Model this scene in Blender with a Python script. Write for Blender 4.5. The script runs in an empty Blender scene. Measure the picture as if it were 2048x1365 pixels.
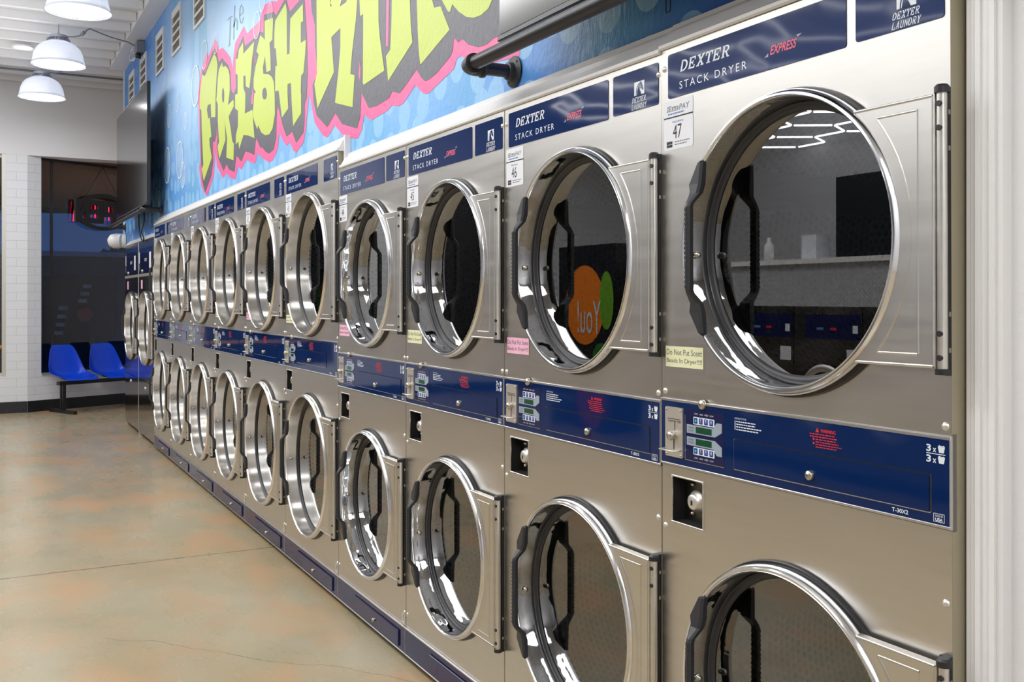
import bpy, bmesh, math, random
from mathutils import Vector, Matrix
from mathutils.geometry import tessellate_polygon
random.seed(7)
PI = math.pi
S = bpy.context.scene
COL = S.collection
# ------------------------------------------------------------------ camera
CAM_H = 1.377
PSI = math.atan((1024 + 45) / 2000.0)          # angle between the view and the row of dryers
cam = bpy.data.cameras.new('camera'); cam_o = bpy.data.objects.new('camera', cam); COL.objects.link(cam_o)
cam.sensor_width = 36.0; cam.sensor_fit = 'HORIZONTAL'
cam.lens = 2000.0 / 2048 * 36
cam.shift_y = -(682.5 - 596) / 2048.0
cam.clip_start = 0.05; cam.clip_end = 300
cam_o.location = (0, 0, CAM_H)
fwd = Vector((-math.cos(PSI), math.sin(PSI), 0))
cam_o.rotation_euler = fwd.to_track_quat('-Z', 'Y').to_euler()
S.camera = cam_o
# ------------------------------------------------------------------ world and colour management
w = bpy.data.worlds.new('dusk'); S.world = w; w.use_nodes = True
bg = w.node_tree.nodes['Background']
tc = w.node_tree.nodes.new('ShaderNodeTexCoord'); sx = w.node_tree.nodes.new('ShaderNodeSeparateXYZ')
rp = w.node_tree.nodes.new('ShaderNodeValToRGB')
w.node_tree.links.new(tc.outputs['Generated'], sx.inputs[0]); w.node_tree.links.new(sx.outputs['Z'], rp.inputs[0])
rp.color_ramp.elements[0].color = (.022, .060, .17, 1); rp.color_ramp.elements[0].position = 0.0
rp.color_ramp.elements[1].color = (.012, .035, .12, 1); rp.color_ramp.elements[1].position = 0.5
w.node_tree.links.new(rp.outputs[0], bg.inputs[0]); bg.inputs[1].default_value = 1.0
S.view_settings.view_transform = 'Standard'; S.view_settings.look = 'None'
S.view_settings.gamma = 1.0; S.view_settings.use_curve_mapping = False
S.view_settings.exposure = 0.27
S.cycles.use_denoising = True
S.cycles.max_bounces = 8; S.cycles.glossy_bounces = 5; S.cycles.transparent_max_bounces = 10
S.cycles.sample_clamp_indirect = 6.0; S.cycles.caustics_reflective = True
# ------------------------------------------------------------------ added area fill lights, with no fixtures of their own
def area(name, loc, size, power, rot=(0, 0, 0), color=(1, 1, 1), sizey=None):
    l = bpy.data.lights.new(name, 'AREA'); l.energy = power; l.color = color; l.size = size
    l.shape = 'RECTANGLE'; l.size_y = sizey or size
    o = bpy.data.objects.new(name, l); o.location = loc; o.rotation_euler = rot; COL.objects.link(o); return o
area('ceiling_fill', (-5.5, -3.4, 3.36), 10.0, 140, rot=(PI, 0, 0), sizey=4.8)  # added fill facing up, brightens the ceiling above the tube grids
area('aisle_fill', (-5.2, -0.9, 3.88), 8.5, 170, sizey=1.0)  # added panel that brightens the floor and lower steel
area('aisle_ceiling_fill', (-6.5, 0.2, 3.60), 11.0, 30, rot=(PI, 0, 0), sizey=1.0)  # added upward fill, lifts the ceiling over the aisle
area('room_end_fill', (-11.6, -1.3, 3.9), 1.6, 40, sizey=2.0)  # unseen fill added for the far end of the room
area('room_end_fill', (1.6, -0.6, 3.9), 2.0, 85, sizey=1.6)  # unseen fill added behind the camera, for the near white wall
area('far_fill', (-12.2, -1.2, 3.9), 1.0, 8, sizey=1.0)  # weak extra fill added by the far wall
area('porch_fill', (-16.5, 2.0, 0.6), 3.0, 9, rot=(PI, 0, 0), color=(1.0, .72, .42))  # added warm fill near the ground, brightens the porch ceiling
# ------------------------------------------------------------------ materials
class N:
    """tiny node helper"""
    def __init__(s, name):
        s.m = bpy.data.materials.new(name); s.m.use_nodes = True; s.t = s.m.node_tree
        s.b = s.t.nodes['Principled BSDF']; s.out = s.t.nodes['Material Output']
    def n(s, typ, **kw):
        x = s.t.nodes.new('ShaderNode' + typ)
        for k, v in kw.items():
            if k in x.inputs.keys(): x.inputs[k].default_value = v
            else: setattr(x, k, v)
        return x
    def l(s, a, b): s.t.links.new(a, b)
    def tex(s, scale=(1, 1, 1), coord='Object', loc=(0, 0, 0)):
        tc = s.n('TexCoord'); mp = s.n('Mapping'); mp.inputs['Scale'].default_value = scale; mp.inputs['Location'].default_value = loc
        s.l(tc.outputs[coord], mp.inputs[0]); return mp.outputs[0]
    def noise(s, vec, scale, detail=3, rough=.5):
        x = s.n('TexNoise'); x.inputs['Scale'].default_value = scale; x.inputs['Detail'].default_value = detail; x.inputs['Roughness'].default_value = rough
        s.l(vec, x.inputs['Vector']); return x.outputs['Fac']
    def math(s, op, a, b=0.0, c=0.0):
        x = s.n('Math', operation=op)
        for i, v in enumerate((a, b, c)):
            if isinstance(v, (int, float)): x.inputs[i].default_value = v
            else: s.l(v, x.inputs[i])
        return x.outputs[0]
    def ramp(s, fac, stops, interp='LINEAR'):
        r = s.n('ValToRGB'); r.color_ramp.interpolation = interp
        e = r.color_ramp.elements
        while len(e) < len(stops): e.new(0.5)
        for i, (p, c) in enumerate(stops):
            e[i].position = p; e[i].color = (c, c, c, 1) if isinstance(c, (int, float)) else tuple(c) + (1,)
        s.l(fac, r.inputs[0]); return r.outputs[0]
    def mix(s, fac, a, b, blend='MIX'):
        x = s.n('MixRGB', blend_type=blend)
        for i, v in enumerate((fac, a, b)):
            if isinstance(v, (int, float)): x.inputs[i].default_value = v
            elif isinstance(v, tuple): x.inputs[i].default_value = v + (1,) if len(v) == 3 else v
            else: s.l(v, x.inputs[i])
        return x.outputs[0]
    def bump(s, h, strength, dist=.001, normal=None):
        x = s.n('Bump'); x.inputs['Strength'].default_value = strength; x.inputs['Distance'].default_value = dist
        s.l(h, x.inputs['Height'])
        if normal is not None: s.l(normal, x.inputs['Normal'])
        return x.outputs[0]
    def set(s, **kw):
        for k, v in kw.items():
            k = k.replace('_', ' ')
            if isinstance(v, (int, float, tuple)): s.b.inputs[k].default_value = v + (1,) if isinstance(v, tuple) and len(v) == 3 else v
            else: s.l(v, s.b.inputs[k])
        return s
def lin(r, g, b):
    f = lambda c: (c / 255 / 12.92) if c <= 10 else ((c / 255 + .055) / 1.055) ** 2.4
    return (f(r), f(g), f(b))
def plain(name, rgb, rough=.5, metal=0.0, **kw):
    m = N(name); m.set(Base_Color=lin(*rgb), Roughness=rough, Metallic=metal, **kw); return m.m
M = {}
def steel(name, base, r0, r1, bumpk, wav, axis='X'):
    m = N(name)
    v2 = m.tex((2.2, 1, .7)); n2 = m.noise(v2, 2.2, 2)
    v3 = m.tex((.5, .5, 5)); n3 = m.noise(v3, 9, 4)
    col = m.mix(n3, tuple(c * .90 for c in base), tuple(min(1, c * 1.06) for c in base))
    bp2 = m.bump(n2, wav, .02); tg = m.n('Tangent', direction_type='RADIAL', axis=axis); m.l(tg.outputs[0], m.b.inputs['Tangent']); m.b.inputs['Anisotropic'].default_value = bumpk; m.b.inputs['Anisotropic Rotation'].default_value = .25
    m.set(Base_Color=col, Metallic=1.0, Roughness=m.ramp(n3, [(0.2, r0), (.8, r1)]), Normal=bp2); return m.m
M['steel'] = steel('brushed_steel', (.69, .67, .635), .30, .40, .55, .11)
M['steel_dark'] = steel('dark_steel', (.42, .40, .37), .10, .15, .3, .02)
M['ring_satin'] = steel('satin_steel', (.80, .78, .75), .20, .25, .6, .004, 'Y')
def chrome():
    m = N('chrome'); n = m.noise(m.tex((1, 1, 1)), 14, 2)
    m.set(Base_Color=(.83, .84, .86), Metallic=1.0, Roughness=.05, Normal=m.bump(n, .20, .012)); return m.m
M['chrome'] = chrome()
M['rim_chrome'] = plain('rim_chrome', (226, 228, 232), .14, 1.0)
M['metal'] = plain('bright_metal', (222, 219, 212), .38, .85)
M['nickel'] = plain('nickel', (190, 184, 170), .28, 1.0)
M['silver_edge'] = plain('silver_edge', (215, 215, 218), .3, 1.0)
def blue_gloss(name, rgb, wav):
    m = N(name); n = m.noise(m.tex((1, 1, 1)), 5, 1)
    m.set(Base_Color=lin(*rgb), Roughness=.05, Normal=m.bump(n, wav, .02), Specular_IOR_Level=.30); return m.m
M['blue'] = blue_gloss('blue_panel', (8, 36, 84), .03)
M['blue_top'] = blue_gloss('blue_badge', (6, 38, 90), .07)
M['plinth_blue'] = blue_gloss('blue_plinth', (30, 34, 74), .02)
M['black'] = plain('black_plastic', (30, 31, 34), .42)
M['grip'] = plain('grip_plastic', (42, 43, 48), .45)
M['rubber'] = plain('rubber', (26, 26, 28), .38)
M['seal'] = plain('door_seal', (40, 40, 44), .45)
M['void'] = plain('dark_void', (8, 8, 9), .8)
M['white_ink'] = plain('white_ink', (222, 228, 236), .4)
M['grey_ink'] = plain('grey_ink', (96, 100, 112), .5)
M['lblue_ink'] = plain('light_blue_ink', (96, 130, 190), .5)
M['black_ink'] = plain('black_ink', (32, 32, 38), .5)
M['red_ink'] = plain('red_ink', (222, 44, 34), .4)
M['pink_ink'] = plain('pink_ink', (222, 96, 120), .4)
M['keypad_grey'] = plain('keypad_grey', (150, 164, 178), .4)
M['key_blue'] = plain('key_blue', (20, 76, 160), .25)
M['key_green'] = plain('key_green', (60, 190, 130), .3)
M['lcd'] = plain('lcd_green', (24, 74, 52), .1)
M['paper'] = plain('sticker_white', (224, 226, 232), .45)
M['paper_pink'] = plain('sticker_pink', (238, 182, 206), .5)
M['paper_yellow'] = plain('sticker_yellow', (228, 230, 186), .5)
M['side_paint'] = plain('cabinet_side_paint', (158, 150, 128), .5)
M['tape'] = plain('number_plate', (196, 192, 178), .4)
def tape():
    m = N('clear_tape'); tr = m.n('BsdfTransparent'); gl = m.n('BsdfGlossy'); gl.inputs['Roughness'].default_value = .25; mx = m.n('MixShader'); mx.inputs[0].default_value = .18
    m.l(tr.outputs[0], mx.inputs[1]); m.l(gl.outputs[0], mx.inputs[2]); m.l(mx.outputs[0], m.out.inputs[0]); return m.m
M['clear'] = tape()
def glass(name, tint, base, bumpy=0.0, bumps=3.0):
    m = N(name); tr = m.n('BsdfTransparent'); tr.inputs[0].default_value = tint + (1,)
    gl = m.n('BsdfGlossy'); gl.inputs['Roughness'].default_value = 0.0
    fr = m.n('Fresnel'); fr.inputs[0].default_value = 1.5
    fac = m.math('MINIMUM', m.math('ADD', m.math('MULTIPLY', fr.outputs[0], 1.25), base), 1.0)
    if bumpy:
        nz = m.noise(m.tex((1, 1, 1)), bumps, 1); b = m.bump(nz, bumpy, .01); m.l(b, gl.inputs['Normal'])
    mx = m.n('MixShader'); m.l(fac, mx.inputs[0]); m.l(tr.outputs[0], mx.inputs[1]); m.l(gl.outputs[0], mx.inputs[2]); m.l(mx.outputs[0], m.out.inputs[0]); return m.m
M['door_glass'] = glass('door_glass', (.29, .30, .28), .155)
M['window_glass'] = glass('window_glass', (.80, .82, .85), .0)
def perforated():
    m = N('perforated_steel')
    tc = m.n('TexCoord'); sep = m.n('SeparateXYZ'); m.l(tc.outputs['UV'], sep.inputs[0])
    k = 1 / .021
    u = m.math('MULTIPLY', sep.outputs[0], k); v = m.math('MULTIPLY', sep.outputs[1], k / 1.7320508)
    def cell(off):
        a = m.math('SUBTRACT', m.math('FRACT', m.math('ADD', u, off)), .5)
        b = m.math('MULTIPLY', m.math('SUBTRACT', m.math('FRACT', m.math('ADD', v, off)), .5), 1.7320508)
        return m.math('SQRT', m.math('ADD', m.math('MULTIPLY', a, a), m.math('MULTIPLY', b, b)))
    d = m.math('MINIMUM', cell(0.0), cell(.5))
    hole = m.math('LESS_THAN', d, .33)
    m.set(Base_Color=m.mix(hole, (.50, .48, .42), (.008, .008, .008)), Metallic=m.math('SUBTRACT', 1.0, hole), Roughness=.32); return m.m
M['perf'] = perforated()
M['drum_back'] = plain('drum_steel', (110, 106, 96), .35, 1.0)
# walls
def painted_block(name, rgb, axis):
    m = N(name); tc = m.n('TexCoord'); sp = m.n('SeparateXYZ'); m.l(tc.outputs['Object'], sp.inputs[0])
    cb = m.n('CombineXYZ'); m.l(sp.outputs[axis], cb.inputs[0]); m.l(sp.outputs[2], cb.inputs[1])
    br = m.n('TexBrick'); m.l(cb.outputs[0], br.inputs['Vector'])
    br.inputs['Scale'].default_value = 1.0; br.inputs['Mortar Size'].default_value = .004; br.inputs['Mortar Smooth'].default_value = .6
    br.inputs['Brick Width'].default_value = .41; br.inputs['Row Height'].default_value = .103; br.inputs['Bias'].default_value = 0
    for i, c in (('Color1', 1.0), ('Color2', .985), ('Mortar', .80)): br.inputs[i].default_value = (c, c, c, 1)
    nz = m.noise(tc.outputs['Object'], 60, 4)
    b1 = m.bump(nz, .25, .004); b2 = m.bump(br.outputs['Color'], .6, .01, b1)
    m.set(Base_Color=m.mix(1.0, lin(*rgb), br.outputs['Color'], 'MULTIPLY'), Roughness=.45, Normal=b2); return m.m
M['block_y'] = painted_block('painted_block', (226, 228, 232), 1)
M['block_x'] = painted_block('painted_block_long', (214, 216, 222), 0)
def rough_paint(name, rgb, rough=.55, s=.3):
    m = N(name); nz = m.noise(m.tex((1, 1, 1)), 55, 4); m.set(Base_Color=lin(*rgb), Roughness=rough, Normal=m.bump(nz, s, .004)); return m.m
M['white_wall'] = rough_paint('white_plaster', (226, 226, 228))
M['white_trim'] = plain('white_gloss_trim', (226, 226, 226), .28)
M['ceiling'] = rough_paint('ceiling_white', (206, 206, 208), .6, .1)
M['joist'] = plain('joist_white', (222, 222, 224), .5)
M['base_black'] = rough_paint('black_base_paint', (26, 27, 32), .3, .2)
M['alu'] = plain('window_frame_metal', (200, 198, 190), .35, .6)
def wallbump(m, k=.55):
    v = m.tex((1, 1, .45)); n = m.noise(v, 60, 3, .6); return m.bump(n, k, .004)
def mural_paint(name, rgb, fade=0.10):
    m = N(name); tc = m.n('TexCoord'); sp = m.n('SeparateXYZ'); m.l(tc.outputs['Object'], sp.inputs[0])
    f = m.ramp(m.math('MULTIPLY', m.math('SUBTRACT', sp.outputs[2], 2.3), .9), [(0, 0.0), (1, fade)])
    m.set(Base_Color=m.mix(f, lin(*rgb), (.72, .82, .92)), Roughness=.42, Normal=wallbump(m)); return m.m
def mural_bg():
    m = N('mural_blue_paint'); tc = m.n('TexCoord'); sp = m.n('SeparateXYZ'); m.l(tc.outputs['Object'], sp.inputs[0])
    nz = m.noise(m.tex((.8, 1, .9)), 1.0, 2)
    nx = m.math('ADD', sp.outputs[0], m.math('MULTIPLY', m.math('SUBTRACT', nz, .5), 1.2))
    base = m.ramp(m.math('MULTIPLY', m.math('ADD', nx, 13.0), 1 / 13.0), [
        (.00, lin(60, 130, 205)), (.10, lin(70, 138, 212)), (.22, lin(62, 126, 206)), (.30, lin(96, 160, 222)), (.42, lin(120, 182, 232)), (.62, lin(132, 190, 238)),
        (.74, lin(128, 188, 238)), (.80, lin(84, 146, 212)), (.86, lin(38, 104, 184)), (1.0, lin(28, 84, 164))])
    # pale glow painted around the lettering
    gx = m.math('DIVIDE', m.math('ADD', sp.outputs[0], 7.2), 2.3); gz = m.math('DIVIDE', m.math('SUBTRACT', sp.outputs[2], 3.2), .75)
    g = m.math('ADD', m.math('MULTIPLY', gx, gx), m.math('MULTIPLY', gz, gz))
    glow = m.ramp(m.math('MULTIPLY', g, .5), [(0, .75), (1, 0.0)])
    c1 = m.mix(glow, base, lin(200, 224, 242))
    # teal brush sweeps
    v2 = m.tex((1.6, 1, .35)); n2 = m.noise(v2, 1.3, 1)
    sweep = m.ramp(n2, [(.52, 0.0), (.60, .45), (.66, .45), (.70, 0.0)])
    c2 = m.mix(sweep, c1, lin(86, 178, 206))
    # soft dots
    cb = m.n('CombineXYZ'); m.l(sp.outputs[0], cb.inputs[0]); m.l(sp.outputs[2], cb.inputs[1])
    vo = m.n('TexVoronoi', voronoi_dimensions='2D'); vo.inputs['Scale'].default_value = 6.2; vo.inputs['Randomness'].default_value = .62; m.l(cb.outputs[0], vo.inputs['Vector'])
    dot = m.math('LESS_THAN', vo.outputs['Distance'], .36)
    low = m.ramp(m.math('MULTIPLY', m.math('SUBTRACT', sp.outputs[2], 2.0), .6), [(0, .68), (.6, .42), (1, .16)])
    c3 = m.mix(m.math('MULTIPLY', dot, low), c2, lin(164, 212, 236))
    c3 = m.mix(1.0, c3, (.80, .86, .97), 'MULTIPLY')
    m.set(Base_Color=c3, Roughness=.42, Normal=wallbump(m)); return m.m
M['mural_bg'] = mural_bg()
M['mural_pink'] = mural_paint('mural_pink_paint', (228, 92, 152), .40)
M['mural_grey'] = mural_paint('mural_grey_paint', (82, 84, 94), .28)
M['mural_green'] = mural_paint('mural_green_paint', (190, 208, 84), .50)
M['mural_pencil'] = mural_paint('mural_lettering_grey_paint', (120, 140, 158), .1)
def bubble_mat():
    m = N('mural_bubble_paint'); tr = m.n('BsdfTransparent'); mx = m.n('MixShader'); mx.inputs[0].default_value = .16
    m.set(Base_Color=lin(236, 248, 252), Roughness=.42)
    m.l(tr.outputs[0], mx.inputs[1]); m.l(m.b.outputs[0], mx.inputs[2]); m.l(mx.outputs[0], m.out.inputs[0]); return m.m
M['bubble'] = bubble_mat()
M['bubble_rim'] = plain('mural_bubble_rim_paint', (236, 242, 238), .42)
def floor_mat():
    m = N('stained_concrete'); tc = m.n('TexCoord'); o = tc.outputs['Object']
    sp = m.n('SeparateXYZ'); m.l(o, sp.inputs[0])
    big = m.noise(m.tex((.8, 1.5, 1)), .9, 2, .5); med = m.noise(m.tex((1.0, 1.8, 1), loc=(3, 1, 0)), 2.0, 3, .5); fine = m.noise(o, 70, 3, .7)
    c = m.mix(m.ramp(big, [(.35, 0.0), (.62, 1.0)]), lin(164, 148, 116), lin(172, 162, 136))
    c = m.mix(m.ramp(med, [(.44, 0.0), (.74, .60)]), c, lin(194, 140, 92))
    c = m.mix(m.ramp(m.noise(m.tex((1, 1, 1), loc=(7, 5, 0)), 3.2, 2), [(.46, 0.0), (.80, .50)]), c, lin(138, 138, 108))
    c = m.mix(m.ramp(fine, [(.35, .16), (.6, 0.0)]), c, lin(130, 116, 92))
    wob = m.math('MULTIPLY', m.math('SUBTRACT', m.noise(o, 5, 3), .5), .02)
    jt = m.math('LESS_THAN', m.math('ABSOLUTE', m.math('ADD', m.math('ADD', sp.outputs[0], 5.49), wob)), .006)
    # hairline crack
    l1 = m.math('ADD', m.math('MULTIPLY', sp.outputs[0], 1.0), m.math('MULTIPLY', sp.outputs[1], -1.12))
    wob2 = m.math('MULTIPLY', m.math('SUBTRACT', m.noise(o, 3, 5), .5), .22)
    ck = m.math('LESS_THAN', m.math('ABSOLUTE', m.math('ADD', m.math('ADD', l1, 4.88), wob2)), .0022)
    ck = m.math('MULTIPLY', ck, m.math('GREATER_THAN', sp.outputs[1], .45))
    c = m.mix(m.math('MULTIPLY', jt, .9), c, lin(96, 84, 70)); c = m.mix(m.math('MULTIPLY', ck, .85), c, lin(80, 72, 60))
    r = m.ramp(med, [(.3, .22), (.7, .34)])
    m.set(Base_Color=c, Roughness=r, Specular_IOR_Level=.5, Coat_Weight=.2, Coat_Roughness=.25); return m.m
M['floor'] = floor_mat()
M['seat_blue'] = plain('seat_blue_plastic', (6, 66, 206), .22)
M['black_metal'] = plain('black_painted_metal', (28, 29, 33), .4)
M['pipe'] = plain('iron_pipe', (58, 58, 62), .36, .75)
M['iron'] = rough_paint('cast_iron', (46, 46, 48), .5, .5)
M['screen'] = plain('tv_screen', (14, 14, 16), .13)
M['screen'].node_tree.nodes['Principled BSDF'].inputs['Specular IOR Level'].default_value = 1.0
M['tv_black'] = plain('tv_bezel', (22, 23, 26), .3)
M['vent_white'] = plain('vent_white', (218, 220, 222), .45)
M['vent_dark'] = plain('vent_duct', (96, 90, 78), .7)
M['cable'] = plain('black_cable', (20, 20, 22), .5)
M['conduit'] = plain('grey_conduit', (140, 144, 152), .4, .4)
M['box_grey'] = plain('box_grey', (120, 126, 136), .45)
M['camera_white'] = plain('camera_white', (222, 222, 222), .35)
M['oak'] = plain('oak', (178, 122, 62), .5)
def emit(name, rgb, st):
    m = N(name); e = m.n('Emission'); e.inputs[0].default_value = rgb + (1,); e.inputs[1].default_value = st; m.l(e.outputs[0], m.out.inputs[0]); return m.m
M['tube'] = emit('led_tube', (1.0, 1.0, 1.0), 6.5)
M['lamp_face'] = emit('lamp_diffuser', (1.0, 1.0, 1.0), 13.0)
M['neon_red'] = emit('neon_red', (1.0, .02, .08), 2.2)
M['neon_blue'] = emit('neon_blue', (.02, .08, 1.0), 2.5)
def shade_mat():
    m = N('lamp_shade_acrylic'); tr = m.n('BsdfTransparent'); tr.inputs[0].default_value = (.9, .91, .95, 1); tl = m.n('BsdfTranslucent'); tl.inputs[0].default_value = (.30, .31, .34, 1)
    mx = m.n('MixShader'); mx.inputs[0].default_value = .50; m2 = m.n('MixShader'); m2.inputs[0].default_value = .55
    m.set(Base_Color=(.66, .68, .72), Roughness=.12); m.l(tl.outputs[0], mx.inputs[1]); m.l(tr.outputs[0], mx.inputs[2]); m.l(mx.outputs[0], m2.inputs[1]); m.l(m.b.outputs[0], m2.inputs[2]); m.l(m2.outputs[0], m.out.inputs[0]); return m.m
M['shade'] = shade_mat()
M['cast_alu'] = plain('cast_aluminium', (176, 180, 190), .4, .5)
def diamond():
    m = N('diamond_plate'); tc = m.n('TexCoord'); sp = m.n('SeparateXYZ'); m.l(tc.outputs['Object'], sp.inputs[0])
    k = 26.0
    def bars(ox, flip):
        u = m.math('MULTIPLY', sp.outputs[0], k); v = m.math('MULTIPLY', sp.outputs[2], k)
        u = m.math('SUBTRACT', m.math('FRACT', m.math('ADD', u, ox)), .5); v = m.math('SUBTRACT', m.math('FRACT', m.math('ADD', v, ox)), .5)
        a = m.math('MULTIPLY', m.math('ADD', u, m.math('MULTIPLY', v, flip)), .707); b = m.math('MULTIPLY', m.math('SUBTRACT', v, m.math('MULTIPLY', u, flip)), .707)
        return m.math('ADD', m.math('MULTIPLY', m.math('MULTIPLY', a, a), 9.0), m.math('MULTIPLY', m.math('MULTIPLY', b, b), 130.0))
    d = m.math('MINIMUM', bars(0.0, 1.0), bars(.5, -1.0))
    h = m.ramp(d, [(.0, 1.0), (1, 0.0)])
    m.set(Base_Color=(.72, .72, .75), Metallic=.55, Roughness=.25, Normal=m.bump(h, 1.0, .004)); return m.m
M['diamond'] = diamond()
MURAL_PINK=[[(-7.819,2.928),(-7.729,3.029),(-7.669,3.093),(-7.468,3.171),(-7.412,3.125),(-7.196,3.200),(-7.118,3.166),(-7.067,3.095),(-6.942,3.084),(-6.797,3.015),(-6.704,2.964),(-6.646,2.880),(-6.612,2.965),(-6.567,3.031),(-6.436,3.062),(-6.330,3.084),(-6.248,3.018),(-6.069,3.018),(-5.917,3.019),(-5.862,3.070),(-5.808,3.083),(-5.650,3.063),(-5.533,3.030),(-5.481,3.038),(-5.092,3.130),(-4.749,3.198),(-2.701,2.571),(-2.707,2.123),(-2.894,2.140),(-2.981,2.170),(-3.096,2.194),(-3.130,2.214),(-3.165,2.212),(-3.191,2.181),(-3.416,2.135),(-3.456,2.141),(-3.497,2.162),(-3.539,2.190),(-3.668,2.139),(-3.725,2.140),(-3.782,2.154),(-3.830,2.141),(-4.016,2.131),(-4.068,2.148),(-4.115,2.170),(-4.142,2.109),(-4.197,2.078),(-4.289,2.093),(-4.407,2.124),(-4.515,2.185),(-4.628,2.143),(-4.695,2.161),(-4.833,2.244),(-4.923,2.407),(-4.959,2.322),(-4.978,2.244),(-5.026,2.175),(-5.158,2.138),(-5.219,2.159),(-5.273,2.209),(-5.344,2.201),(-5.409,2.232),(-5.492,2.292),(-5.525,2.203),(-5.629,2.157),(-5.717,2.154),(-5.902,2.210),(-5.979,2.243),(-6.028,2.191),(-6.078,2.190),(-6.263,2.237),(-6.393,2.189),(-6.481,2.220),(-6.572,2.144),(-6.737,2.180),(-6.822,2.216),(-6.922,2.191),(-7.116,2.288),(-7.183,2.409),(-7.224,2.249),(-7.434,2.131),(-7.492,2.125),(-7.671,2.207),(-7.763,2.368),(-7.716,2.393),(-7.778,2.766)]]
MURAL_GREY=[[(-7.747,2.906),(-7.686,2.389),(-7.655,2.326),(-7.655,2.266),(-7.536,2.150),(-7.321,2.248),(-7.251,2.337),(-7.265,2.482),(-7.197,2.479),(-7.143,2.516),(-7.135,2.594),(-7.103,2.488),(-7.130,2.435),(-7.077,2.345),(-6.909,2.239),(-6.822,2.275),(-6.737,2.228),(-6.584,2.195),(-6.538,2.289),(-6.515,2.291),(-6.393,2.240),(-6.285,2.290),(-6.180,2.271),(-6.058,2.239),(-6.019,2.326),(-6.009,2.334),(-5.902,2.260),(-5.865,2.262),(-5.790,2.224),(-5.708,2.204),(-5.611,2.214),(-5.559,2.271),(-5.542,2.403),(-5.534,2.447),(-5.492,2.413),(-5.425,2.327),(-5.344,2.249),(-5.234,2.261),(-5.158,2.189),(-5.026,2.225),(-5.005,2.283),(-5.005,2.366),(-4.969,2.392),(-4.950,2.506),(-4.964,2.706),(-5.005,2.900),(-5.011,2.952),(-5.092,2.928),(-5.103,2.921),(-5.280,2.909),(-5.341,2.988),(-5.388,3.000),(-5.566,2.959),(-5.599,2.990),(-5.826,3.029),(-5.835,2.926),(-5.908,2.952),(-6.011,2.944),(-6.299,2.952),(-6.340,3.025),(-6.458,2.992),(-6.523,2.951),(-6.556,2.913),(-6.545,2.733),(-6.612,2.710),(-6.680,2.748),(-6.704,2.866),(-6.774,2.932),(-6.893,2.983),(-6.954,3.017),(-7.067,3.009),(-7.118,3.074),(-7.196,3.134),(-7.249,3.135),(-7.468,3.058),(-7.553,3.035),(-7.625,3.067),(-7.684,2.962)],
 [(-4.895,2.871),(-4.883,2.817),(-4.831,2.730),(-4.824,2.620),(-4.779,2.468),(-4.824,2.463),(-4.868,2.440),(-4.850,2.352),(-4.798,2.275),(-4.628,2.192),(-4.508,2.241),(-4.407,2.173),(-4.204,2.123),(-4.162,2.168),(-4.149,2.272),(-4.055,2.189),(-3.965,2.181),(-3.818,2.188),(-3.782,2.210),(-3.702,2.187),(-3.635,2.208),(-3.528,2.247),(-3.482,2.207),(-3.446,2.186),(-3.416,2.185),(-3.339,2.195),(-3.218,2.231),(-3.200,2.246),(-3.191,2.292),(-3.156,2.266),(-3.122,2.271),(-3.071,2.239),(-2.997,2.214),(-2.934,2.209),(-2.892,2.218),(-2.707,2.219),(-2.707,2.542),(-4.749,3.150)]]
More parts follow.
